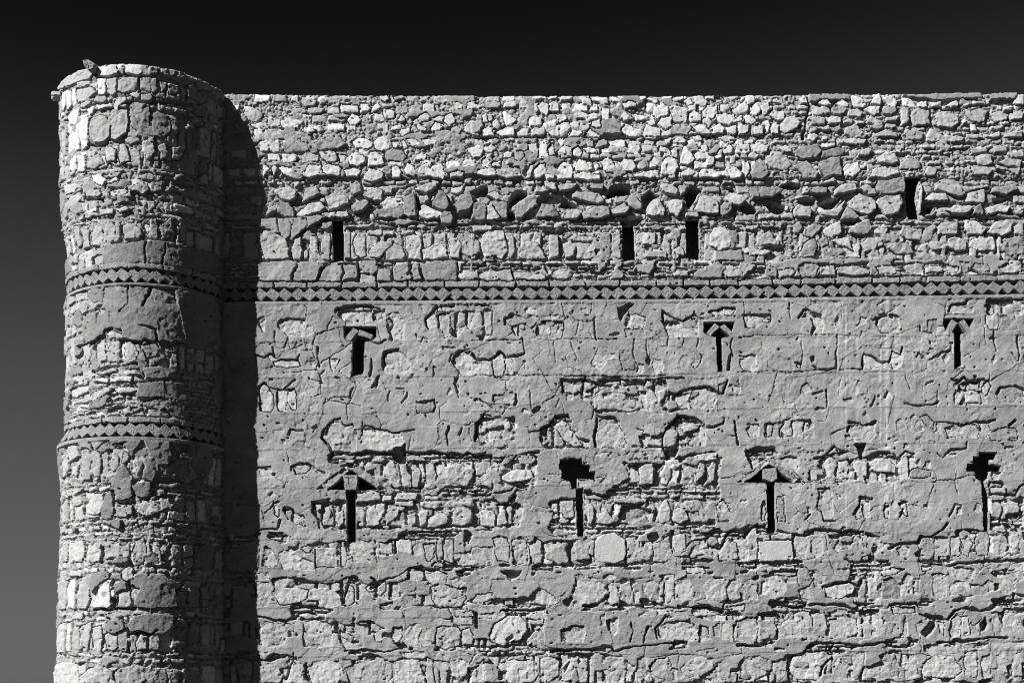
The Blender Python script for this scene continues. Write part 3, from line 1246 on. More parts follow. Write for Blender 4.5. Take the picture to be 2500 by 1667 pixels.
TOWER = """
@100,130,.2551
s 17,31 21,26 25,21 34,17 43,13 45,16 48,20 45,24 36,27 24,32 17,35
w 53,13 60,11 73,10 73,20 66,22 54,22
d 74,17 79,12 80,20 76,20
w 81,11 88,10 97,11 98,18 95,21 88,20 81,19
s 103,12 113,13 113,20 104,21
s 115,14 129,16 129,20 124,23 115,19
s 34,28 46,26 47,30 40,32 34,32
w 54,24 62,24 62,37 60,40 54,39
s 63,25 72,24 72,37 69,40 63,38
s 73,27 79,23 92,22 93,33 90,37 78,38 73,36
s 95,24 103,23 112,25 112,34 109,38 99,36 95,34
d 114,28 120,28 120,35 115,37
d 123,32 132,32 133,38 124,40
w 20,37 23,36 23,50 21,56 19,50
w 24,36 28,36 29,50 25,55
w 29,34 33,34 33,48 30,51 29,47
s 34,35 44,33 51,33 53,38 44,45 35,48 34,44
s 49,46 53,41 61,41 63,44 57,48
w 53,50 68,48 69,51 55,54
w 70,48 72,43 80,41 82,44 76,49 73,54 70,53
w 83,39 88,38 95,38 95,42 92,44
s 96,40 105,39 107,41 106,46 96,45
s 36,50 44,46 48,46 44,51 38,53
w 43,54 49,50 51,51 50,57 46,60
w 25,60 30,53 36,53 36,60 33,68 26,70
w 34,62 40,59 44,58 45,70 44,90 37,87 35,75
s 46,72 47,63 55,58 62,60 66,68 65,80 60,85 50,85 46,80
s 67,65 74,57 83,54 84,62 82,76 72,82 67,82
d 86,50 90,46 104,50 105,58 105,70 106,80 100,82 92,75 86,68
d 107,58 112,55 120,60 124,64 125,75 115,82 107,78
w 97,83 102,83 108,87 110,95 106,100 102,101 97,93
s 112,88 120,87 122,95 120,101 115,102
s 126,90 134,89 136,98 132,103 125,100
s 74,87 80,86 84,93 85,103 76,106 73,98
s 62,93 66,89 71,93 71,104 62,104
w 27,102 33,98 33,110 27,117 26,112
w 34,98 40,97 43,107 41,114 34,113
s 45,100 55,95 60,105 50,110 44,110
d 140,32 146,30 158,45 155,48 141,42
d 144,49 155,50 161,57 157,62 148,58
s 153,118 158,115 161,121 160,126 153,122
s 94,116 104,115 115,119 112,122 95,121
s 83,126 103,124 103,130 98,134 84,130
w 47,118 57,115 62,120 58,126 48,122
w 63,122 72,118 75,121 64,124
s 22,144 28,136 35,133 38,136 35,142 24,149
s 42,132 55,130 57,135 50,139 42,138
w 65,132 80,129 83,132 78,137 66,137
s 20,126 30,124 38,126 30,132 21,136
w 41,150 52,147 52,151 43,153
s 54,149 68,148 68,152 54,154
s 70,148 80,146 85,149 75,152
h14 70,145 80,141 95,141 100,146 88,145
k5 42,139 55,138 58,142
k4 45,86 52,87 60,87 66,80
k4 107,46 118,47 130,48 138,50
@100,530,.2551
s 26,9 32,7 33,25 28,28 27,18
s 34,9 43,11 41,20 42,28 36,27
s 44,14 48,10 57,8 57,20 53,26 45,26
s 58,16 61,6 66,4 70,8 70,21 62,23 58,22
s 78,8 83,5 92,8 97,16 93,20 79,20
s 104,2 110,1 112,8 112,20 104,20
d 114,8 125,0 128,10 124,20 115,21
f 133,6 137,3 140,8 140,22 134,23
p 56,38 70,26 90,23 115,22 130,25 148,29 172,37 172,56 148,50 130,47 107,46 80,46 68,48 57,44
k3 101,24 100,34 100,46
k3 120,25 118,36 116,46
s 37,38 44,35 45,42 44,46 37,47
f 46,38 50,34 57,36 57,42 48,46
s 30,40 36,38 36,46 31,48
p 58,66 84,64 105,64 128,66 134,95 138,117 134,120 128,118 125,120 118,118 108,118 96,119 92,118 88,117 80,115 76,106 70,104 62,105 60,112 50,116 43,120 36,114 35,103 38,96 40,92 50,90 57,84
p 128,66 150,70 170,76 172,120 160,118 150,122 138,117
k3 83,65 82,82 75,89
k4 105,66 104,73 99,79 97,84
k2 64,90 64,100
k3 51,100 52,86
k3 112,118 110,108 94,102
f 32,82 37,78 40,80 39,88 35,91 32,88
f 50,90 54,86 60,88 58,92 51,92
f 62,112 68,108 76,110 77,114 62,115
f 50,120 58,116 60,128 60,135 54,137 50,134
f 61,126 66,119 74,117 75,120 74,137 62,137
s 79,122 85,118 91,124 92,134 82,137 78,130
d 95,122 110,121 114,126 110,132 101,135
f 118,126 124,124 126,132 122,138 117,132
f 35,122 42,120 44,130 40,137 36,134
s 23,122 27,118 28,140 24,140
h18 46,122 50,119 49,126 46,126
k4 43,120 50,116 58,113 61,106 66,105 76,107
k4 78,116 88,118 95,119 100,117 105,120
k4 46,146 60,142 75,141 92,140
s 48,148 70,144 72,147 55,150
w 77,147 94,145 95,150 78,151
p 97,146 105,142 120,143 130,146 128,152 115,155 100,154
f 24,152 35,148 44,145 44,152 30,157
w 48,155 62,152 62,157 48,157
w 64,153 86,152 86,157 64,157
@100,930,.2551
s 23,8 30,5 42,3 42,8 28,15 23,14
s 30,18 44,14 60,5 68,8 50,17 35,20
w 70,7 85,5 95,6 86,10 74,12
p 90,12 93,2 118,0 119,10 118,15 100,15 92,15
s 64,24 72,22 78,26 66,27
s 77,27 84,23 88,30 79,32
w 50,28 58,28 62,31 52,33
f 66,30 75,28 74,32 67,32
f 104,28 122,28 123,33 104,33
d 98,20 110,17 130,18 126,24 115,27 102,24
k4 42,27 50,26 57,24
k4 65,27 70,25 78,24
s 64,35 78,34 100,34 101,38 65,38
s 103,35 138,36 138,40 104,39
p 66,54 96,54 95,60 90,65 87,75 84,66 80,60 72,58 64,58
s 47,57 60,56 64,57 55,64 50,65
p 97,54 120,54 124,62 125,72 122,80 112,80 106,72 100,60
k5 53,65 58,61 66,57
k4 70,61 76,60 82,58
f 88,80 90,68 95,63 100,66 98,78 92,90 88,86
p 97,86 104,76 110,80 112,86 107,96 96,94
f 67,76 70,69 74,72 73,84 68,87 66,83
s 48,82 50,66 56,68 58,80 56,91 50,92
f 77,78 80,68 84,70 85,76 80,80
d 116,88 122,80 128,76 134,73 140,75 142,92 132,93 118,90
p 69,92 74,82 80,80 85,86 86,93 70,93
p 69,95 86,94 88,110 84,113 72,113 70,105
p 87,100 92,97 105,96 106,110 98,112 92,110
s 26,62 34,62 37,72 28,76 26,70
s 20,80 26,70 26,84 22,92
s 29,82 36,80 33,92 29,90
s 40,106 58,108 60,115 58,125 48,128 40,125
s 28,112 37,108 38,118 30,120
p 60,110 66,103 68,112 70,128 58,131 56,122
w 93,118 97,113 123,113 124,118 112,126 100,130 92,126
s 110,98 130,98 130,102 110,101
s 110,104 118,103 120,108 112,110
s 20,108 34,104 40,101 36,106 22,112
s 44,102 52,99 53,102 46,106
w 54,102 66,98 66,101 56,106
p 58,134 70,132 76,133 76,142 66,138
h20 70,114 88,114 90,116 86,118 74,117
h16 44,134 52,129 55,131 50,135
s 80,120 88,118 88,128 82,128
h14 112,94 128,95 140,94 138,97 112,97
@100,1267,.2551
s 26,22 40,21 41,33 38,41 27,42 25,32
s 44,24 48,21 57,22 57,40 50,42 44,40
f 60,36 60,24 70,23 80,27 78,33 68,36 62,38
p 68,40 74,34 83,35 83,42 68,42
f 88,28 92,20 99,18 101,25 101,38 97,41 89,40
f 114,28 122,17 124,24 118,34 115,35
s 19,24 25,23 24,40 20,42
d 100,35 105,31 112,34 113,42 101,42
s 28,49 38,48 38,54 26,54
s 17,50 23,49 23,58 18,58
s 17,60 20,58 25,59 24,80 23,86 18,86
w 25,66 27,58 31,57 33,62 32,85 26,84
s 36,66 38,56 44,55 46,64 46,80 43,86 36,84
w 50,82 56,66 62,59 66,62 66,84 52,85
p 46,60 50,52 58,50 66,51 66,57 60,59 56,62 50,70 47,66
w 67,68 70,65 71,72 69,76 67,73
h20 67,76 72,74 72,84 67,84
f 73,80 73,70 84,66 87,76 85,84 73,85
s 76,50 80,46 88,46 88,57 82,59 77,56
p 90,76 95,62 100,58 105,54 115,55 128,58 130,84 105,85 88,84
d 130,70 137,64 140,66 138,84 130,84
d 140,72 144,65 150,65 152,72 150,84 141,84
d 153,64 160,62 160,84 154,84
f 61,110 66,106 73,110 73,122 68,126 63,124
s 17,106 22,98 25,104 24,128 17,128
s 26,100 30,98 30,126 26,126
s 31,104 38,102 38,124 32,126
s 39,102 49,98 49,106 46,124 40,122
s 50,104 58,101 60,115 58,127 50,126
d 127,100 132,95 138,96 140,102 130,103
d 125,110 130,104 137,106 138,120 126,122
s 105,112 110,108 114,112 113,125 104,124
s 91,118 96,110 102,112 102,124 92,126
d 141,110 144,98 150,108 152,125 140,126
s 30,92 40,89 40,95 31,96
s 60,92 72,89 78,92 70,96
p 59,104 66,97 78,97 80,106 72,109 64,107
p 82,100 90,92 110,90 127,92 126,105 116,110 105,109 95,107 86,108
s 40,150 48,143 60,140 68,146 64,157 42,157
s 70,145 90,138 108,143 108,150 96,157 72,157
s 16,140 26,136 36,140 38,157 16,157
d 109,150 115,144 120,146 120,157 109,157
s 121,148 130,145 132,157 122,157
k4 41,42 42,24
k4 57,42 58,26
k5 50,86 66,86 78,85 90,84
k4 84,110 95,107 105,110 112,106
"""

TONE = 0.57      # overall reflectance of the masonry
rng = np.random.default_rng(7)
def lattice(seed, nu, nv): return np.random.default_rng(seed).uniform(-1, 1, (nv, nu))
def vnoise(us, vs, cu, cv, seed):
    a = (us - us[0]) / cu + 3.3; b = (vs - vs[0]) / cv + 2.7
    ia = np.floor(a).astype(int); ib = np.floor(b).astype(int)
    fa = a - ia; fb = b - ib
    fa = fa * fa * fa * (fa * (fa * 6 - 15) + 10); fb = fb * fb * fb * (fb * (fb * 6 - 15) + 10)
    L = lattice(seed, ia.max() + 2, ib.max() + 2)
    A = L[ib][:, ia]; B = L[ib][:, ia + 1]; C = L[ib + 1][:, ia]; D = L[ib + 1][:, ia + 1]
    top = A + (B - A) * fa; bot = C + (D - C) * fa
    return top + (bot - top) * fb[:, None]
def fbm(us, vs, cu, cv, seed, octaves=3, gain=0.5):
    s = 0; a = 1.0; t = 0
    for k in range(octaves):
        s = s + a * vnoise(us, vs, cu / 2 ** k, cv / 2 ** k, seed * 31 + k); t += a; a *= gain
    return s / t * 1.5
def tnoise(U, V, cell, seed, octaves=3, gain=0.5):
    """the same noise on turned lattices, so that no direction shows"""
    s = 0; a = 1.0; t = 0
    for k in range(octaves):
        an = 0.55 + 1.13 * k + 0.37 * (seed % 7); c = cell / 2 ** k
        A = (U * math.cos(an) + V * math.sin(an)) / c + 500.3; B = (V * math.cos(an) - U * math.sin(an)) / c + 500.7
        ia = np.floor(A).astype(np.int32); ib = np.floor(B).astype(np.int32); fa = A - ia; fb = B - ib
        fa = fa * fa * (3 - 2 * fa); fb = fb * fb * (3 - 2 * fb)
        L = lattice(seed * 31 + k, 256, 256)
        g = lambda i, j: L[(ib + j) % 256, (ia + i) % 256]
        p = g(0, 0); q = g(0, 1); top = p + (g(1, 0) - p) * fa; bot = q + (g(1, 1) - q) * fa
        s = s + a * (top + (bot - top) * fb); t += a; a *= gain
    return s / t * 1.5
def step(a, b, x):
    t = np.clip((x - a) / (b - a), 0, 1); return t * t * (3 - 2 * t)

def read(text, mapper=None):
    """rows of (kind, number, points)"""
    out = []
    for ln in text.strip().splitlines():
        if ln[0] == '@':
            ox, oy, sc = map(float, ln[1:].split(',')); continue
        k, *pts = ln.split()
        P = np.array([[float(c) for c in p.split(',')] for p in pts]) * 10 * sc + (ox, oy)
        if mapper is not None: P = mapper(P)
        out.append((k[0], float(k[1:]) if len(k) > 1 else 0, P))
    return out

class Face:
    """a rough masonry face: height over its own (u, v) sheet, and which piece owns each point"""
    def __init__(s, us, vs, seed):
        s.us, s.vs, s.seed = us, vs, seed
        s.U, s.V = np.meshgrid(us, vs)
        n = lambda cu, cv, k, o=2: fbm(us, vs, cu, cv, seed * 100 + k, o) if cu != cv and max(cu, cv) > 31 else tnoise(s.U, s.V, cu, seed * 100 + k, o)
        s.WU = s.U + 1.5 * n(18, 18, 1, 1) + 0.75 * n(6, 6, 2, 1); s.WV = s.V + 1.5 * n(18, 18, 3, 1) + 0.75 * n(6, 6, 4, 1)
        s.wU = s.U + 0.8 * n(14, 14, 5); s.wV = s.V + 0.8 * n(14, 14, 6)
        s.iso = n(9, 9, 7, 3); s.hor = 0.6 * n(46, 7, 8, 3) + 0.5 * s.iso; s.ver = 0.4 * n(6, 40, 9, 3) + 0.6 * s.iso; s.big = n(30, 26, 10, 2); s.fine = n(5, 5, 11, 2)
        def facet(cu, cv, k, tilt, off):
            f1, f2, cid, du, dv = s.cells(cu, cv, seed * 1000 + k, True)
            r = np.random.default_rng(seed * 50 + k); m = cid.max() + 1
            return (r.uniform(-off, off, m)[cid] + r.uniform(-tilt, tilt, m)[cid] * du + r.uniform(-tilt, tilt, m)[cid] * dv), 0.5 * (f2 - f1)
        s.chip, _ = facet(19, 15, 1, .13, .35)               # broken faces
        s.shard, se = facet(12, 7, 2, .28, 2.2)              # splinters and grit in the bed
        s.shard = s.shard - 2.6 * (1 - step(.3, 1.5, se))
        s.flake, _ = facet(27, 22, 3, .055, .35)             # flaking plaster
        s.H = np.full(s.U.shape, -9.0); s.ID = np.zeros(s.U.shape, np.int32); s.K = np.zeros(s.U.shape, np.uint8)
        s.A = np.full(s.U.shape, 0.34); s.T = np.zeros(s.U.shape, bool)
        s.kind = ['mortar']; s.next = 1
    def new(s, kind):
        s.kind.append(kind); s.next += 1; return s.next - 1
    def box(s, P, m):
        i0 = np.searchsorted(s.us, P[:, 0].min() - m); i1 = np.searchsorted(s.us, P[:, 0].max() + m)
        j0 = np.searchsorted(s.vs, P[:, 1].min() - m); j1 = np.searchsorted(s.vs, P[:, 1].max() + m)
        return slice(j0, j1), slice(i0, i1)
    def sd(s, P, sl, weak=False):
        x = (s.wU if weak else s.WU)[sl]; y = (s.wV if weak else s.WV)[sl]
        d = np.full(x.shape, 1e9); ins = np.zeros(x.shape, bool)
        for (ax, ay), (bx, by) in zip(P, np.roll(P, -1, 0)):
            ex, ey = bx - ax, by - ay
            t = np.clip(((x - ax) * ex + (y - ay) * ey) / (ex * ex + ey * ey + 1e-9), 0, 1)
            d = np.minimum(d, (x - ax - t * ex) ** 2 + (y - ay - t * ey) ** 2)
            c = (ay > y) != (by > y)
            ins ^= c & (x < (bx - ax) * (y - ay) / (by - ay + (1e-9 if by == ay else 0)) + ax)
        d = np.sqrt(d); return np.where(ins, d, -d)
    def line(s, P, sl):
        x = s.WU[sl]; y = s.WV[sl]; d = np.full(x.shape, 1e9)
        for (ax, ay), (bx, by) in zip(P[:-1], P[1:]):
            ex, ey = bx - ax, by - ay
            t = np.clip(((x - ax) * ex + (y - ay) * ey) / (ex * ex + ey * ey + 1e-9), 0, 1)
            d = np.minimum(d, (x - ax - t * ex) ** 2 + (y - ay - t * ey) ** 2)
        return np.sqrt(d)
    def stone(s, P, top, alb, rad, gap=0.0, joint=-10.0, rough=1.0, style=0, traced=True, code=1, kind='stone', tilt=0.05, weak=False):
        sl = s.box(P, gap + 7)
        if sl[0].stop - sl[0].start < 2 or sl[1].stop - sl[1].start < 2: return
        d = s.sd(P, sl, weak)
        ins = d > 0
        if gap > 0:
            ring = (~ins) & (d > -gap) & ~s.T[sl]
            h = s.H[sl]; h[ring] = np.minimum(h[ring], joint + 2 * s.fine[sl][ring]); s.ID[sl][ring] = 0; s.K[sl][ring] = 0
            s.A[sl][ring] = 0.33
        if not ins.any(): return
        tx, ty = rng.uniform(-tilt, tilt, 2); c = P.mean(0)
        e = np.clip(d / rad, 0, 1); drop = rad * 0.8 * (1 - np.sqrt(np.clip(1 - (1 - e) ** 2, 0, 1)))
        r = (s.iso, s.hor, s.ver)[style][sl] * rough * 0.6 + s.big[sl] * rough * 0.5 + s.fine[sl] * rough * 0.45 + s.chip[sl] * min(rough, 1.2) * 0.85
        h = top + tx * (s.U[sl] - c[0]) + ty * (s.V[sl] - c[1]) + r - drop
        # a broken facet across the face
        if not weak and rng.random() < 0.45:
            an = rng.uniform(0, 6.283); ext = 0.22 * (np.ptp(P[:, 0]) + np.ptp(P[:, 1]))
            q = (s.WU[sl] - c[0]) * math.cos(an) + (s.WV[sl] - c[1]) * math.sin(an) - rng.uniform(0.1, 0.8) * ext
            h = h - np.clip(q, 0, 14) * rng.uniform(0.08, 0.32)
        i = s.new(kind)
        s.H[sl][ins] = h[ins]; s.ID[sl][ins] = i; s.K[sl][ins] = code
        s.A[sl][ins] = alb
        if traced: s.T[sl][ins] = True
        return i
    def carve(s, P, depth, weak=False, ident=0, code=0, worn=False):
        sl = s.box(P, 6); d = s.sd(P, sl, weak and not worn)
        t = step(-0.4, 0.8, d) if not weak else (d > 0) * 1.0
        floor = -depth + (0 if weak else depth * 0.25) * s.big[sl] + (0 if weak else min(6, 1 + depth * .1)) * s.iso[sl]
        s.H[sl] = np.where(t > 0, np.minimum(s.H[sl], s.H[sl] * (1 - t) + floor * t), s.H[sl])
        m = d > (0 if weak else 2.0); s.ID[sl][m] = ident; s.K[sl][m] = code; s.A[sl][m] = 0.33
    def crack(s, P, w):
        sl = s.box(P, 8); d = s.line(P, sl)
        ww = np.maximum(w * 0.5 * (1 + 0.8 * s.big[sl]) - 0.4, 0.15)
        t = 1 - step(ww, ww + 1.3, d)
        s.H[sl] -= t * (13 if w > 3.5 else 8 if w > 2.5 else 4)
    def cells(s, cu, cv, seed, offsets=False):
        """jittered cells: nearest and second nearest distance and the cell's number"""
        r = np.random.default_rng(seed); nu = int((s.us[-1] - s.us[0]) / cu) + 4; nv = int((s.vs[-1] - s.vs[0]) / cv) + 4
        ju = r.uniform(0.1, 0.9, (nv, nu)); jv = r.uniform(0.15, 0.85, (nv, nu))
        gu = (s.WU - s.us[0]) / cu + 1.5; gv = (s.WV - s.vs[0]) / cv + 1.5
        iu = np.clip(np.floor(gu).astype(int), 1, nu - 2); iv = np.clip(np.floor(gv).astype(int), 1, nv - 2)
        f1 = np.full(gu.shape, 1e9); f2 = f1.copy(); cid = np.zeros(gu.shape, int)
        for dv in (-1, 0, 1):
            for du in (-1, 0, 1):
                a = iu + du; b = iv + dv
                d = np.hypot((a + ju[b, a] - gu) * cu, (b + jv[b, a] - gv) * cv)
                near = d < f1
                f2 = np.where(near, f1, np.minimum(f2, d)); f1 = np.where(near, d, f1); cid = np.where(near, b * nu + a, cid)
        if offsets:
            b, a = cid // nu, cid % nu
            return f1, f2, cid, (gu - a - ju[b, a]) * cu, (gv - b - jv[b, a]) * cv
        return f1, f2, cid

def ragged(u0, v0, u1, v1, j, slope=0.0, cut=0.2):
    w, h = u1 - u0, v1 - v0; c = min(w, h) * cut
    r = lambda k: rng.uniform(0, 1) * k
    P = [(u0 + r(c), v0 + r(j)), ((u0 + u1) / 2 + r(w * .2), v0 + r(j * .7)), (u1 - r(c), v0 + r(j)), (u1 - r(j * .6), v0 + c * r(1.3)),
         (u1 - r(j * .8), v1 - c * r(1.3)), (u1 - r(c), v1 - r(j)), ((u0 + u1) / 2 - r(w * .2), v1 - r(j * .7)), (u0 + r(c), v1 - r(j)),
         (u0 + r(j * .6), v1 - c * r(1.3)), (u0 + r(j * .8), v0 + c * r(1.3))]
    P = np.array(P)
    if rng.random() < 0.35: P = np.delete(P, rng.integers(0, 10), 0)
    P[:, 1] += slope * (P[:, 0])
    return P
def fill_row(F, ua, ub, v0, v1, style, slope=0.0, ref=600.0, prob=0.95, white=0.0, base=-4.0):
    def put(u, a, w, b, j, rough, rad, st):
        if rng.random() > prob: return
        P = ragged(u, a, u + w, b, j); P[:, 1] += slope * (P[:, 0] - ref)
        wh = rng.random() < white
        F.stone(P, base + rng.uniform(-2.5, 3.5), rng.uniform(.54, .66) if wh else rng.uniform(.30, .47), rad, rough=rough,
                style=st, traced=False, tilt=0.07)
    if style == 'upright':
        u = ua
        while u < ub:
            w = rng.choice([rng.uniform(11, 20), rng.uniform(20, 34), rng.uniform(34, 58)], p=[.4, .4, .2])
            if rng.random() < 0.25 and w > 18:
                m = v0 + (v1 - v0) * rng.uniform(.3, .65)
                put(u, v0, w, m - 1.5, 4, 1.0, 2, 1); put(u, m, w, v1, 4, 1.2, 2, 0)
            else: put(u, v0 + rng.uniform(0, 7), w, v1 - rng.uniform(0, 3), 4.5, 1.1, 1.6, rng.choice([0, 2, 2]))
            u += w + rng.uniform(1.5, 4.5)
    else:
        lo, hi, wa, wb = {'sliver': (7, 12, 16, 58), 'block': (19, 28, 24, 62), 'rubble': (17, 27, 20, 42), 'small': (9, 15, 13, 34)}[style]
        v = v0
        while v < v1 - lo * 0.6:
            h = min(rng.uniform(lo, hi), v1 - v); u = ua + rng.uniform(0, 20)
            while u < ub:
                w = rng.uniform(wa, wb) ** 1.0
                put(u, v + rng.uniform(0, 2.5), w, v + h - rng.uniform(0, 1.5), min(5, h * .3), 0.9, min(2.0, h * .22), 1 if h < 16 else rng.choice([0, 1]))
                u += w + rng.uniform(1.5, 6)
            v += h + rng.uniform(0.8, 2.4)

def lay_plaster(F, psd, cu, cv, seed, level, crackiness, tone_k=1.0):
    """plaster over the fill wherever psd > 0, broken by hairline cracks into patches"""
    f1, f2, cid = F.cells(cu, cv, seed)
    gate = np.clip(0.12 + crackiness + 0.9 * fbm(F.us, F.vs, 60, 60, seed + 5, 2), 0, 1.3)
    cw = 0.5 * (f2 - f1)
    amp = 0.35 + 1.0 * step(-0.5, 0.6, fbm(F.us, F.vs, 85, 60, seed + 21, 2))      # smoother and rougher fields
    hp = level + 0.6 * F.big + amp * (0.45 * F.iso + 0.5 * F.fine + 1.1 * F.flake) + 0.6 * fbm(F.us, F.vs, 18, 18, seed + 9, 2)
    hp = hp + ((cid * 7919) % 13 - 6) * 0.13
    hp -= 3.2 * (1 - step(0.2, 1.6, cw / np.maximum(gate, 1e-3))) * np.clip(gate * 1.4, 0, 1)
    t = np.clip(psd / 1.8 + 0.5, 0, 1)
    F.H = F.H * (1 - t) + np.maximum(hp, F.H - 2) * t
    m = t > 0.5
    used = np.unique(cid[m]); lut = np.zeros(cid.max() + 1, np.int32)
    for c in used: lut[c] = F.new('plaster_patch')
    F.ID[m] = lut[cid[m]]; F.K[m] = 2
    tone = np.random.default_rng(seed + 1).uniform(-.026, .026, cid.max() + 1)
    F.A[m] = tone_k * (0.305 + tone[cid] + 0.012 * F.big + 0.045 * fbm(F.us, F.vs, 150, 90, seed + 3, 3) + 0.03 * fbm(F.us, F.vs, 36, 30, seed + 13, 2))[m]

def chips(F, n, where, lo=4, hi=13):
    """small flakes where the plaster has come off, and pits"""
    for _ in range(n):
        c = np.array([rng.uniform(F.us[0], F.us[-1]), rng.uniform(F.vs[0], F.vs[-1])])
        if not where(c): continue
        if rng.random() < 0.5:
            r = rng.uniform(lo, hi); a = np.sort(rng.uniform(0, 6.283, rng.integers(4, 7)))
            P = c + np.stack([np.cos(a) * r * rng.uniform(.7, 1.5), np.sin(a) * r * rng.uniform(.5, .9)], 1)
            F.stone(P, rng.uniform(-3.0, -1.0), rng.uniform(.36, .52), 1.0, rough=0.8, style=0, traced=False)
        else:
            r = rng.uniform(1.2, 3.2); a = np.linspace(0, 6.283, 6)[:-1]
            F.carve(c + np.stack([np.cos(a) * r * rng.uniform(.8, 1.8), np.sin(a) * r], 1), rng.uniform(6, 11))
def pits(F, n):
    for _ in range(n):
        c = np.array([rng.uniform(F.us[0], min(F.us[-1], 2560)), rng.uniform(F.vs[0], 1690)]); r = rng.uniform(0.9, 2.4); a = np.linspace(0, 6.283, 6)[:-1]
        sl = F.box(c[None], 8); d = F.sd(c + np.stack([np.cos(a) * r * rng.uniform(.8, 2.4), np.sin(a) * r], 1), sl)
        F.H[sl] -= step(-0.9, 0.9, d) * rng.uniform(3, 8)
def smear(F, seed, cover, cap, cu=44, cv=30):
    """mortar pointed and washed over joints and stone edges, feathering out"""
    n = fbm(F.us, F.vs, cu, cv, seed, 3)
    lev = np.minimum(cap + 0.8 * F.big + 0.7 * F.iso + 0.5 * F.fine, -11 + 30 * (n - cover) + 1.5 * F.iso)
    m = lev > F.H
    lev = lev + 0.35 * F.shard * step(0.0, 0.3, fbm(F.us, F.vs, 50, 40, seed + 4, 2))
    F.H = np.where(m, lev, F.H); F.ID[m] = 0; F.K[m] = 0
    F.A[m] = (0.325 + 0.03 * F.big)[m]

def lay_traced(F, items, recess_zone, tone=1.0, flush=lambda c: False, smearing=None, hollow=lambda c: 1.0, plaster_tone=1.0):
    for k, num, P in items:
        if k == 'b': F.stone(P, 1.2, rng.uniform(.47, .52), 1.2, gap=1.6, joint=-9, rough=0.22, weak=True, tilt=0.0)
        if k in 'wsdfp' and len(P) > 2:
            st = int(rng.choice([0, 0, 1, 2])); low = recess_zone(P.mean(0)); size = math.sqrt(max(np.ptp(P[:, 0]) * np.ptp(P[:, 1]), 1))
            rough = 0.55 + min(size, 60) / 70
            if k == 'p':
                F.stone(P, 2.6 + rng.uniform(-.6, 1.0), rng.uniform(.28, .31) * plaster_tone, 0.9, rough=0.75, style=0, code=2, kind='plaster_patch', tilt=0.02)
            elif k == 'f':
                F.stone(P, -2.2 + rng.uniform(-1, 1.2), rng.uniform(.38, .47) * tone, 1.1, gap=float(rng.choice([0, 0, 0.7, 1.8])), joint=-9, rough=rough, style=st, tilt=0.05)
            else:
                alb = {'w': rng.uniform(.54, .66) if not low else rng.uniform(.43, .51), 's': rng.uniform(.35, .48), 'd': rng.uniform(.26, .31)}[k] * tone
                top = (-2.6 if low and k == 'w' else 1.4 if not low else -1.5 if k == 's' else 0.8) + rng.uniform(-1.2, 1.6)
                fl = flush(P.mean(0))
                if fl: top = rng.uniform(-1.0, 1.2)
                F.stone(P, top, alb, 1.5 if k != 'd' else 1.3, gap=float(rng.choice([0, 0, 1.4]) if low else rng.choice([.6, 1.3, 2.0]) * (1.0 if fl else 1.4)), joint=(-8 if fl else -13) if not low else -9,
                        rough=rough * (0.75 if k == 'w' else 1.0), style=0 if k == 'w' else st, tilt=(0.045 if fl else 0.08) if not low else 0.045)
    if smearing is not None: smearing()
    for k, num, P in items:
        if k == 'k': F.crack(P, num or 3)
        elif k == 'h': F.carve(P, num * hollow(P.mean(0)))
    for k, num, P in items:
        if k == 'g':
            sl = F.box(P, 5); d = F.line(P, sl); t = 1 - step(0.5, 1.9, d)
            F.A[sl] = F.A[sl] + (0.60 - F.A[sl]) * 0.55 * t

# ---------------------------------------------------------------- materials (greys: the photograph is black and white)
def masonry(name, blotch, bump_size, bump_depth):
    m = bpy.data.materials.new(name); m.use_nodes = True; n = m.node_tree; L = n.links
    b = n.nodes["Principled BSDF"]; b.inputs["Roughness"].default_value = 0.95; b.inputs["Specular IOR Level"].default_value = 0.1
    at = n.nodes.new("ShaderNodeAttribute"); at.attribute_name = "tone"
    geo = n.nodes.new("ShaderNodeNewGeometry")
    def noise(scale, detail, rough):
        t = n.nodes.new("ShaderNodeTexNoise"); t.inputs["Scale"].default_value = scale; t.inputs["Detail"].default_value = detail
        t.inputs["Roughness"].default_value = rough; L.new(geo.outputs["Position"], t.inputs["Vector"]); return t.outputs[0]
    def mr(v, a, b_, c, d):
        r = n.nodes.new("ShaderNodeMapRange"); L.new(v, r.inputs[0])
        for i, q in enumerate((a, b_, c, d)): r.inputs[1 + i].default_value = q
        return r.outputs[0]
    def mul(a, b_):
        q = n.nodes.new("ShaderNodeVectorMath"); q.operation = 'MULTIPLY'; L.new(a, q.inputs[0]); L.new(b_, q.inputs[1]); return q.outputs[0]
    c = mul(at.outputs["Color"], mr(noise(7, 4, .6), .3, .7, 1 - blotch, 1 + blotch))
    c = mul(c, mr(noise(45, 3, .7), .25, .75, 0.86, 1.12))
    L.new(c, b.inputs["Base Color"])
    bp = n.nodes.new("ShaderNodeBump"); bp.inputs["Strength"].default_value = 1.0; bp.inputs["Distance"].default_value = bump_depth
    L.new(noise(bump_size, 5, .65), bp.inputs["Height"]); L.new(bp.outputs[0], b.inputs["Normal"])
    return m
MAT = {'stone': masonry("limestone", .10, 34, .009), 'plaster': masonry("lime_plaster", .08, 34, .010), 'mortar': masonry("rubble_mortar", .12, 36, .022),
       'brick': masonry("clay_brick", .20, 24, .035)}

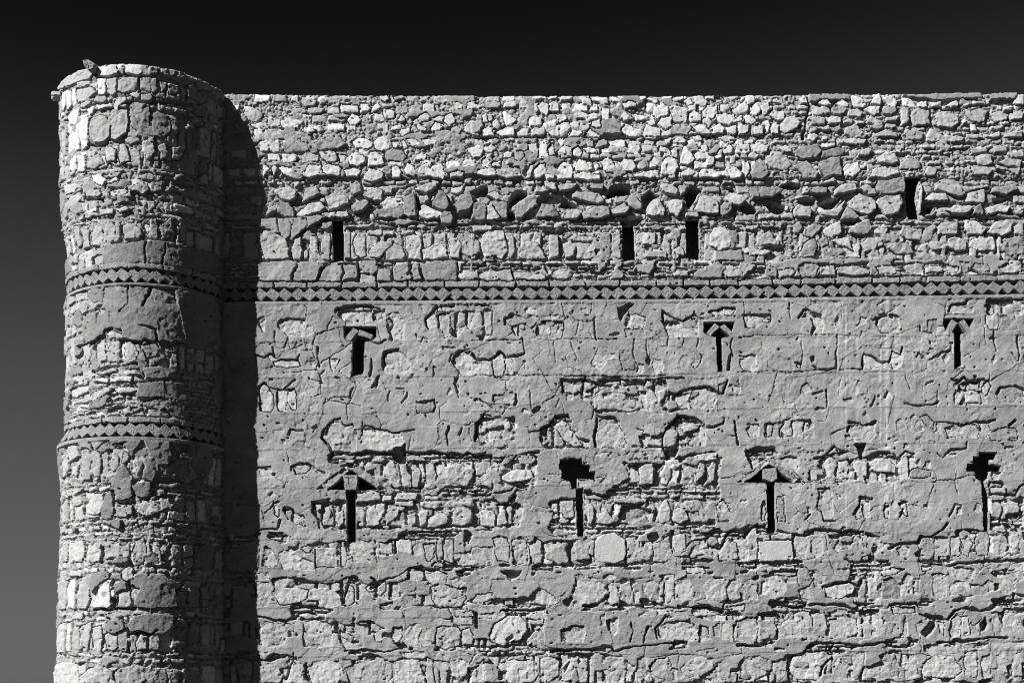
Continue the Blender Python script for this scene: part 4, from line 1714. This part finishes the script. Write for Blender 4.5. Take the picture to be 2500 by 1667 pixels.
# ---------------------------------------------------------------- objects
def link(name, me, parent=None):
    o = bpy.data.objects.new(name, me); col.objects.link(o); o.parent = parent; return o
def make(name, verts, faces, tone, mat, parent, smooth=True):
    me = bpy.data.meshes.new(name); nf = len(faces); k = faces.shape[1]
    me.vertices.add(len(verts)); me.vertices.foreach_set("co", np.ascontiguousarray(verts, np.float32).ravel())
    me.loops.add(nf * k); me.loops.foreach_set("vertex_index", np.ascontiguousarray(faces, np.int32).ravel())
    me.polygons.add(nf); me.polygons.foreach_set("loop_start", np.arange(0, nf * k, k, dtype=np.int32))
    me.update(calc_edges=True)
    if smooth: me.shade_smooth()
    else: me.shade_flat()
    a = me.attributes.new("tone", 'FLOAT_COLOR', 'POINT')
    t = np.ones((len(verts), 4), np.float32); t[:, :3] = TONE * np.broadcast_to(np.asarray(tone, np.float32), (len(verts),))[:, None]
    a.data.foreach_set("color", t.ravel()); me.materials.append(mat)
    return link(name, me, parent)
def thing(name, label, cat, loc):
    o = bpy.data.objects.new(name, None); col.objects.link(o); o.location = loc; o['label'] = label; o['category'] = cat; o['kind'] = 'thing'; return o

def prism(name, P, h0, h1, tone, mapper, parent, base, bevel=1.4, mat='brick', rough=0.5):
    """a brick: outline P standing from depth h0 to h1, arrises worn"""
    n0 = len(P); nx = np.roll(P, -1, 0)
    P = np.stack([P, P * .66 + nx * .34 + rng.uniform(-.5, .5, P.shape), P * .33 + nx * .67 + rng.uniform(-.5, .5, P.shape)], 1).reshape(-1, 2)
    n = len(P); c = P.mean(0); d = P - c; ln = np.linalg.norm(d, axis=1, keepdims=True); Q = c + d * (1 - bevel / np.maximum(ln, 4))
    jit = lambda k=1.0: rng.uniform(-rough * k, rough * k, n)
    worn = bevel * rng.uniform(.5, 2.2, n)
    rings = [(P, np.full(n, h0)), (P, h1 - worn + jit(.5)), (Q, h1 + jit()), (c + d * .66 + rng.uniform(-1, 1, d.shape), h1 + jit(1.3)), (c + d * .34 + rng.uniform(-1, 1, d.shape), h1 + jit(1.3))]
    u = np.concatenate([r[0][:, 0] for r in rings] + [[c[0]]]); v = np.concatenate([r[0][:, 1] for r in rings] + [[c[1]]])
    h = np.concatenate([r[1] for r in rings] + [[h1 + rng.uniform(-.6, .6)]])
    V = mapper(u, v, h) - base
    i = np.arange(n); j = (i + 1) % n
    tri = []
    for r in range(4):
        a, b = r * n + i, r * n + j; tri += [np.stack([a, b, b + n], 1), np.stack([a, b + n, a + n], 1)]
    tri.append(np.stack([4 * n + i, 4 * n + j, np.full(n, 5 * n - 0)], 1))
    return make(name, V, np.concatenate(tri), tone, MAT[mat], parent, smooth=False)

def emit(F, XYZ, parent, base, seen, most_stone=300, most_plaster=240):
    """cut the face into its pieces: the largest in view as parts, the crumbs joined"""
    nv, nu = F.U.shape
    idx = np.arange(nv * nu).reshape(nv, nu)
    q = np.stack([idx[:-1, :-1], idx[1:, :-1], idx[1:, 1:], idx[:-1, 1:]], -1).reshape(-1, 4)
    Hc = F.H.ravel()[q]; Ic = F.ID.ravel()[q]
    own = np.take_along_axis(Ic, Hc.argmax(1)[:, None], 1)[:, 0]
    kinds = np.array(F.kind)
    isw = np.isin(Ic, np.nonzero(np.char.startswith(kinds, 'slit'))[0])
    if isw.any():
        own = np.where(isw.any(1), np.where(isw, Ic, 0).max(1), own)
        keep = ~isw.all(1); q, own, Ic = q[keep], own[keep], Ic[keep]
    Kc = F.K.ravel()[q]
    vis = seen(F.U.ravel()[q[:, 0]], F.V.ravel()[q[:, 0]])
    count = np.bincount(own[vis], minlength=F.next)
    V = XYZ.reshape(-1, 3) - base; T = F.A.ravel()
    order = np.argsort(own, kind='stable'); so_ = own[order]
    starts = np.searchsorted(so_, np.arange(F.next + 1))
    made = {}
    def largest(f):
        """split off what a smear has cut away from a piece"""
        u, inv = np.unique(f, return_inverse=True); inv = inv.reshape(f.shape); lab = np.arange(len(u))
        while True:
            m = lab[inv].min(1); new = lab.copy(); np.minimum.at(new, inv.ravel(), np.repeat(m, 4)); new = new[new]
            if (new == lab).all(): break
            lab = new
        fl = lab[inv[:, 0]]; big = np.bincount(fl).argmax(); return f[fl == big], f[fl != big]
    def cut(faces, name, mat, stuff=False):
        u, inv = np.unique(faces, return_inverse=True)
        o = make(name, V[u], inv.reshape(faces.shape), T[u], MAT[mat], parent)
        if stuff: o['kind'] = 'stuff'
        return o
    rest = {'stone': [], 'plaster_patch': [], 'mortar': [], 'slab': []}
    for kd, most, mat, small in (('stone', most_stone, 'stone', 14), ('plaster_patch', most_plaster, 'plaster', 24), ('slab', 120, 'brick', 4)):
        ids = [i for i in np.nonzero(kinds == kd)[0] if starts[i + 1] > starts[i]]
        ids.sort(key=lambda i: -count[i])
        for r, i in enumerate(ids):
            f = q[order[starts[i]:starts[i + 1]]]
            if r < most and count[i] >= small:
                f, off = largest(f); cut(f, kd, mat)
                if len(off): rest[kd].append(off)
            else: rest[kd].append(f)
    rest['mortar'].append(q[order[starts[0]:starts[1]]])
    for kd, mat, nm in (('stone', 'stone', 'small_stones'), ('plaster_patch', 'plaster', 'plaster_crumbs'), ('mortar', 'mortar', 'mortar'), ('slab', 'brick', 'slab_chips')):
        if rest[kd]: cut(np.concatenate(rest[kd]), nm, mat, True)
    for i in np.nonzero(np.char.startswith(kinds, 'slit'))[0]:
        if starts[i + 1] > starts[i]: made[kinds[i]] = cut(q[order[starts[i]:starts[i + 1]]], 'arrow_slit', 'mortar')
    return made

def smoothline(u, pts): return np.interp(u, [p[0] for p in pts], [p[1] for p in pts])

# ---------------------------------------------------------------- ground
def ground():
    n = 48; rr = [0, 30, 120, 600, 3000, 9000]; V = [(0, 0, 0)]; Fc = []
    for r in rr[1:]:
        for k in range(n): V.append((r * math.cos(6.28319 * k / n), r * math.sin(6.28319 * k / n), 0))
    for k in range(n): Fc.append((0, 1 + k, 1 + (k + 1) % n))
    for a in range(len(rr) - 2):
        for k in range(n):
            p, p2 = 1 + a * n + k, 1 + a * n + (k + 1) % n; Fc += [(p, p + n, p2 + n), (p, p2 + n, p2)]
    o = make("ground", np.array(V), np.array(Fc), 0.05, MAT['mortar'], None); o['kind'] = 'structure'
ground()

# ---------------------------------------------------------------- the wall
STEP = 1.8
def wallmap(u, v, h):
    return np.stack([(u - U0) * PX, -h * PX, EYE + (VE - v) * PX], -1)
us = np.concatenate([np.arange(516, 2530, STEP), np.arange(2530, 3300, 7.0)])
vs = np.concatenate([np.arange(204, 1684, STEP), np.arange(1684, 1910, 7.0)])
W = Face(us, vs, 1)
items = read(WALL)
SL = -0.0105
VS = W.V - SL * (W.U - 600)                     # height along the courses, which climb to the right
# mortar bed: flush at the top left, deep where the facing has gone
deep = smoothline(VS[:, 0], [(200, 3.2), (425, 3.8), (440, 11), (530, 11), (545, 10), (640, 8), (735, 9), (1300, 10), (1700, 10)])[:, None]
deep = deep + 3.5 * step(1150, 1500, W.U) * (VS < 430) + 1.5 * W.big + 1.5 * W.iso
W.H = -deep + 1.0 * W.iso + 0.8 * W.fine + 1.5 * W.big + W.shard
W.A[:] = 0.335 + 0.03 * W.big + 0.05 * (VS < 434)
# coursed fill between the traced stones
E_ = 3300
for v0, v1, st, sl, pr, wh, bs in (
        (228, 331, 'rubble', 0, .72, .45, -3), (338, 434, 'rubble', 0, .72, .45, -3), (436, 450, 'small', 0, .9, .1, -7), (450, 536, 'block', 0, .62, .1, -8),
        (538, 562, 'sliver', 0, .95, .1, -5), (562, 637, 'upright', 0, .9, .05, -5), (638, 686, 'sliver', -.004, .97, .1, -3),
        (740, 762, 'sliver', SL, .95, .1, -5), (762, 838, 'upright', SL, .95, .1, -5), (840, 862, 'small', SL, .95, .1, -5), (862, 925, 'upright', SL, .95, .1, -5),
        (926, 950, 'sliver', SL, .95, .1, -5), (950, 1012, 'upright', SL, .95, .1, -5), (1013, 1036, 'small', SL, .95, .1, -5), (1036, 1100, 'upright', SL, .95, .1, -5),
        (1101, 1130, 'sliver', SL, .97, .1, -6), (1130, 1194, 'upright', SL, .95, .1, -6), (1195, 1232, 'sliver', SL, .97, .05, -5), (1232, 1288, 'upright', SL, .95, .05, -6),
        (1290, 1319, 'sliver', SL, .97, .05, -5), (1320, 1386, 'upright', SL, .96, .05, -4), (1388, 1419, 'sliver', SL, .97, .05, -4), (1420, 1484, 'upright', SL, .96, .05, -4),
        (1486, 1511, 'sliver', SL, .97, .05, -4), (1512, 1582, 'upright', SL, .96, .05, -4), (1583, 1605, 'small', SL, .97, .05, -4), (1606, 1680, 'upright', SL, .96, .05, -4),
        (1682, 1712, 'sliver', SL, .97, .05, -4), (1712, 1790, 'upright', SL, .96, .05, -4), (1792, 1900, 'block', SL, .96, .05, -4)):
    if st == 'rubble':
        fill_row(W, 480, 1250, v0, v1, st, sl, prob=.5, white=.6, base=bs)
        fill_row(W, 1250, 1850, v0, v1, st, sl, prob=.92, white=.75, base=bs)
        fill_row(W, 1850, E_, v0, v1, 'small' if v0 < 335 else 'small', sl, prob=.95, white=.15, base=-5)
    else: fill_row(W, 480, E_, v0, v1, st, sl, prob=pr, white=wh, base=bs)
# plaster
n1 = fbm(us, vs, 90, 34, 501, 3); n2 = fbm(us, vs, 40, 40, 502, 3)
psd = np.where((VS > 735) & (VS < 1312), 12 - 0 * n1, -9.0)
low = (n1 + 0.06 + .25 * n2) * 26
psd = np.where(VS >= 1300, np.minimum(np.where(VS < 1312, 12.0, low), low + np.clip(1312 - VS, 0, 12)), psd)
band = (VS > 640) & (VS < 690); psd = np.where(band, (n2 - 0.42) * 22, psd)
top1 = (VS < 430); psd = np.where(top1, (n1 + 0.35 * n2 - 0.30 - 0.4 * step(1250, 1700, W.U) - (W.U > 1850) * .5) * 24, psd)
for k, num, P in items:
    if k == 'e':
        sl = W.box(P, 16); d = W.sd(P, sl); psd[sl] = np.minimum(psd[sl], -d - 1.0 + 4.0 * n2[sl] + 3.0 * W.iso[sl])
# lifts of plaster: each a little proud at its foot
lift = np.array([738, 838, 925, 1012, 1100, 1194, 1318, 1388, 1420, 1486, 1512, 1583, 1606, 1682])
kk = np.searchsorted(lift, VS + 2.5 * n2) - 1
foot = lift[np.clip(kk + 1, 0, len(lift) - 1)] - VS
lip = np.exp(-np.clip(foot, 0, 60) / 22.0) * 1.6 * np.clip(0.6 + 0.8 * n2, 0, 1.4) * (VS > 735)
lay_plaster(W, psd, 74, 62, 77, 1.5 + lip, 0.0)
# pale drip streaks below the frieze
st1 = np.clip(vnoise(us, np.array([0.0, 1.0]), 5, 10, 900)[0], 0, 1) ** 2
drip = st1[None] * (np.exp(-((W.U - 2135) / 60) ** 2) + .6 * np.exp(-((W.U - 2060) / 22) ** 2)) * step(690, 740, W.V) * (1 - step(1180, 1420, W.V + 120 * vnoise(us, np.array([0.0, 1.0]), 9, 10, 901)[0][None]))
W.A = W.A + 0.34 * drip
chips(W, 1100, lambda c: 738 < c[1] + .0105 * (c[0] - 600) < 1312)
def wall_smear():
    n = step(1300, 1330, VS); up = 1 - step(425, 445, VS)
    smear(W, 701, 0.36 - 0.16 * n - 0.10 * up + 0.5 * step(430, 445, VS) * (1 - step(535, 545, VS)) + 0.25 * up * step(1500, 1900, W.U) - 0.08 * (VS > 738) * (VS < 1300), -0.6)
# slab course over the frieze, then every traced piece
FT = [(486, 704.5), (627, 704), (1150, 702), (1500, 700), (1850, 697), (2500, 686), (3300, 674)]
FB = [(486, 737.5), (627, 736), (1150, 733), (1500, 731), (1850, 728), (2500, 718), (3300, 706)]
lay_traced(W, items, lambda c: c[1] - SL * (c[0] - 600) > 735, flush=lambda c: c[1] < 434 or c[1] > 545,
           smearing=wall_smear, hollow=lambda c: 2.0 if 430 < c[1] < 545 else .75)
u = 500.0
while u < 3290:
    w = rng.uniform(62, 92); a, b = smoothline(u + 2, FT), smoothline(u + w - 1, FT)
    W.stone(np.array([(u + 2, a - 15), (u + w - 1, b - 15), (u + w - 1, b - .5), (u + 2, a - .5)]), 1.4 + rng.uniform(-.8, .8), rng.uniform(.27, .33), 1.2, gap=1.8, joint=-6, rough=.6, code=3, kind='slab', tilt=.01)
    u += w
ft = smoothline(us, FT)[None] + .5 * W.fine; fb = smoothline(us, FB)[None] + .6 * W.fine
rec = (W.V > ft) & (W.V < fb)
W.H = np.where(rec, -25.0 + W.iso, W.H); W.ID[rec] = 0; W.K[rec] = 0
lipb = (W.V >= fb) & (W.V < fb + 9); W.H = np.where(lipb, 2.6 + .5 * W.iso + .3 * W.fine, W.H)
# slit windows
pits(W, 1300)
slit = {}
for k, num, P in items:
    if k == 'W':
        if num not in slit: slit[num] = W.new('slit%d' % num)
        W.carve(P, 15, True, slit[num], 4, worn=num == 7)
# ragged top, folded back over the wall's thickness
tu = smoothline(us, [(486, 226), (551, 227.5), (800, 231), (1200, 234), (1500, 234), (1850, 231), (2200, 227), (2500, 227), (3300, 226)])
tu = tu + 0.8 * vnoise(us, np.array([0.0, 1.0]), 26, 9, 77)[0] + 0.4 * vnoise(us, np.array([0.0, 1.0]), 8, 9, 78)[0]
over = np.clip(tu[None] - W.V, 0, None)
Vg = np.maximum(W.V, tu[None]); Hg = W.H - over * 7.0 - 2.5 * np.exp(-np.clip(W.V - tu[None], 0, 99) / 3.0)
XYZ = wallmap(W.U, Vg, Hg)
wbase = np.array([(1600 - U0) * PX, 0, 0.0])
wall = thing("castle_wall", "long pale stone curtain wall with slit windows, flaking plaster and a zigzag brick frieze", "wall", wbase)
slits = emit(W, XYZ, wall, wbase, lambda a, b: (a < 2505) & (b < 1670) & (a > 530))
# behind each slit the wall opens into a wider dark recess
for num in slit:
    Q = np.concatenate([P for k, n_, P in items if k == 'W' and n_ == num]); (a0, b0), (a1, b1) = Q.min(0) - 26, Q.max(0) + 26
    c8 = wallmap(np.array([a0, a1, a1, a0] * 2), np.array([b0, b0, b1, b1] * 2), np.repeat([-19.0, -104.0], 4)) - wbase
    make("recess", c8, np.array([(4, 5, 6, 7), (0, 1, 5, 4), (1, 2, 6, 5), (2, 3, 7, 6), (3, 0, 4, 7)]), .33, MAT['mortar'], slits['slit%d' % num], smooth=False)
# frieze: bricks laid on the slant in a recess
def frieze(mapper, parent, base, ua, ub, ftop, fbot, pitch, h1):
    u = ua
    while u < ub:
        a, b = float(ftop(u)), float(fbot(u)); H = b - a; al = math.radians(41 + rng.uniform(-5, 5))
        s = pitch * math.sin(al) + 3.2; l = (H + 1.5 - s * math.cos(al)) / math.sin(al) * rng.uniform(.95, 1.02)
        c = np.array([u, (a + b) / 2 - 0.9 + rng.uniform(-.7, .7)]); ex = np.array([math.cos(al), math.sin(al)]); ey = np.array([math.sin(al), -math.cos(al)])
        P = np.array([c - ex * l / 2 - ey * s / 2, c + ex * l / 2 - ey * s / 2, c + ex * l / 2 + ey * s / 2, c - ex * l / 2 + ey * s / 2]) + rng.uniform(-.6, .6, (4, 2))
        P[:, 0] = c[0] + (P[:, 0] - c[0]) * rng.uniform(1.14, 1.26)
        if rng.random() < .25:                           # a corner knocked off
            q = rng.integers(0, 4); f = rng.uniform(.12, .3)
            P = np.insert(np.delete(P, q, 0), q, np.array([P[q] + (P[q - 1] - P[q]) * f, P[q] + (P[(q + 1) % 4] - P[q]) * f * rng.uniform(.5, 1)]), 0)
        prism("brick", P, -24.0, h1 + rng.uniform(-1.8, 1.4), rng.uniform(.22, .29), mapper, parent, base, bevel=1.0, rough=0.45)
        u += pitch * rng.uniform(.93, 1.07)
frieze(wallmap, wall, wbase, 545, 3285, lambda q: smoothline(q, FT), lambda q: smoothline(q, FB), 30.3, 0.0)
for k, num, P in items:
    if k == 'B':
        o = prism("brick", P, -40.0, 0.8 + rng.uniform(-.6, .6), rng.uniform(.29, .34), wallmap, slits['slit%d' % num], wbase, bevel=1.2)
# body of the wall behind its face, and the flank running back from the corner tower
def block(name, x0, x1, y0, y1, z0, z1, parent, base):
    V = np.array([(x, y, z) for z in (z0, z1) for y in (y0, y1) for x in (x0, x1)]) - base
    Fq = np.array([(0, 1, 3, 2), (4, 5, 7, 6), (0, 1, 5, 4), (2, 3, 7, 6), (0, 2, 6, 4), (1, 3, 7, 5)])
    return make(name, V, Fq, .33, MAT['mortar'], parent, smooth=False)
zt = EYE + (VE - 240) * PX
block("wall_core", (470 - U0) * PX, (3297 - U0) * PX, 105 * PX, 300 * PX, 0, zt, wall, wbase)
block("flank_core", (250 - U0) * PX, (420 - U0) * PX, 120 * PX, 2400 * PX, 0, zt - .1, wall, wbase)

# ---------------------------------------------------------------- the corner tower
CX, CB, R = 346.0, 46.0, 208.0
EDGE = [(150, 142), (230, 142), (500, 146), (545, 152), (600, 160), (690, 162), (760, 157), (970, 157), (1045, 157), (1075, 140), (1100, 141), (1200, 146), (1400, 143), (1500, 139), (1667, 135), (1900, 130)]
def tower_r(v, s=-300.0): return R - (0.25 + 0.75 * step(60, -160, s)) * (smoothline(v, [(1690 - (1690 - a) / 1.03, b) for a, b in EDGE]) - 142) * .98
def towermap(s, v, h):
    th = s / R; r = tower_r(v, s) + h
    return np.stack([(CX + r * np.sin(th) - U0) * PX, (CB - r * np.cos(th)) * PX, EYE + (VE - v) * PX], -1)
def to_tower(P):
    """from the photograph's frame onto the cylinder"""
    dx = (P[:, 0] - 1250) / DIST; ox = CX - 1250; oy = CB + DIST
    a = dx * dx + 1; b = -2 * (dx * ox + oy); c = ox * ox + oy * oy - R * R
    t = (-b - np.sqrt(np.maximum(b * b - 4 * a * c, 0))) / (2 * a)
    X, Y = dx * t - ox, t - oy
    return np.stack([np.arctan2(X, -Y) * R, VE - (VE - P[:, 1]) * t / DIST], 1)
ss = np.arange(-345, 372, STEP)
tv = np.concatenate([np.arange(198, 1684, STEP), np.arange(1684, 1910, 7.0)])
T = Face(ss, tv, 2)
titems = read(TOWER, to_tower)
T.H = -6.0 + 1.0 * T.iso + 0.8 * T.fine + 1.5 * T.big + 0.9 * T.shard; T.A[:] = 0.335 + .03 * T.big
fy = lambda y: 1690 - (1690 - y) / 1.0496
for y0, y1, st, pr in ((150, 186, 'block', .95), (187, 230, 'upright', .95), (231, 265, 'small', .95), (266, 350, 'upright', .9), (352, 404, 'upright', .92), (406, 430, 'sliver', .95),
                       (432, 508, 'block', .9), (510, 534, 'sliver', .95), (536, 590, 'upright', .95), (592, 650, 'block', .9), (691, 828, 'block', .9), (830, 890, 'upright', .95),
                       (892, 1028, 'sliver', .96), (1068, 1088, 'sliver', .9), (1090, 1170, 'upright', .95), (1172, 1204, 'sliver', .96), (1206, 1265, 'upright', .95), (1267, 1318, 'small', .96),
                       (1320, 1380, 'upright', .95), (1382, 1409, 'small', .96), (1411, 1485, 'upright', .95), (1487, 1514, 'small', .96), (1516, 1590, 'upright', .95), (1592, 1620, 'small', .96), (1622, 1700, 'upright', .95), (1702, 1900, 'block', .95)):
    fill_row(T, -360, 380, fy(y0), fy(y1), st, 0, prob=pr, white=.15, base=-3.5)
m1 = fbm(ss, tv, 70, 45, 601, 3); m2 = fbm(ss, tv, 30, 30, 602, 3)
tp = np.where((T.V > fy(592)) & (T.V < fy(828)), (m1 + .45 * (T.U > -20) - .1) * 24, (m1 - .48 + .12 * (T.U > 60)) * 24)
tp = np.where(T.V < fy(592), tp - 8, tp)
lay_plaster(T, tp, 66, 58, 88, 1.8, 0.0, 0.76)
lay_traced(T, titems, lambda c: False, flush=lambda c: True, smearing=lambda: smear(T, 702, 0.2, -0.8), hollow=lambda c: .8, plaster_tone=0.78, tone=0.96)
pits(T, 350)
TF = ((701.0, 733.5), (1061.0, 1094.0))
for a, b in TF:
    u = -345.0
    while u < 365:
        w = rng.uniform(58, 86)
        T.stone(np.array([(u + 1.5, a - 14), (u + w - 1, a - 14), (u + w - 1, a - .5), (u + 1.5, a - .5)]), 2.4 + rng.uniform(-.8, .8), rng.uniform(.28, .34), 1.6, gap=1.5, joint=-6, rough=.6, code=3, kind='slab', tilt=.01)
        u += w
    rec = (T.V > a + .6 * T.fine) & (T.V < b + .6 * T.fine)
    T.H = np.where(rec, -24.0 + T.iso, T.H); T.ID[rec] = 0; T.K[rec] = 0
    lb = (T.V >= b + .6 * T.fine) & (T.V < b + 8); T.H = np.where(lb, 1.8 + .5 * T.iso + .3 * T.fine, T.H)
tt = 226 + 1.1 * vnoise(ss, np.array([0.0, 1.0]), 40, 9, 79)[0] + 0.6 * vnoise(ss, np.array([0.0, 1.0]), 10, 9, 80)[0]
ov = np.clip(tt[None] - T.V, 0, None)
TV = np.maximum(T.V, tt[None]); TH = T.H - ov * 5.0 - 3.0 * np.exp(-np.clip(T.V - tt[None], 0, 99) / 4.0)
tbase = np.array([(CX - U0) * PX, CB * PX, 0.0])
tower = thing("corner_tower", "round rubble stone corner tower with two zigzag brick bands, left of the wall", "tower", tbase)
TX = towermap(T.U, TV, TH)
emit(T, TX, tower, tbase, lambda a, b: (b < 1690) & (a > -290) & (a < 320))
for a, b in TF: frieze(towermap, tower, tbase, -330, 330, lambda q, a=a: a, lambda q, b=b: b, 26.8, 0.0)
# back of the tower and its roof
n = 40; ang = np.linspace(-3.1416, 3.1416, n, endpoint=False); rc = (R - 34) * PX
zr = EYE + (VE - 232) * PX
Vc = np.concatenate([np.stack([rc * np.sin(ang), -rc * np.cos(ang), np.zeros(n)], 1), np.stack([rc * np.sin(ang), -rc * np.cos(ang), np.full(n, zr)], 1), [[0, 0, zr]]])
i = np.arange(n); j = (i + 1) % n
Fc = np.concatenate([np.stack([i, j, j + n], 1), np.stack([i, j + n, i + n], 1), np.stack([i + n, j + n, np.full(n, 2 * n)], 1)])
make("tower_core", Vc, Fc, .33, MAT['mortar'], tower)
# two stones jutting from the rim
def jut(P, h0, h1, tone):
    o = prism("jutting_stone", P, h0, h1, tone, towermap, tower, tbase, bevel=3.0, mat='stone', rough=2.0)
jut(to_tower(np.array([(211, 153), (225, 152), (238, 162), (236, 176), (226, 180), (214, 166)])), -12, 15, .30)
jut(np.array([(-287, 229), (-277, 226), (-268, 229), (-263, 238), (-268, 246), (-276, 250), (-286, 246), (-290, 238)]), -10, 15, .44)
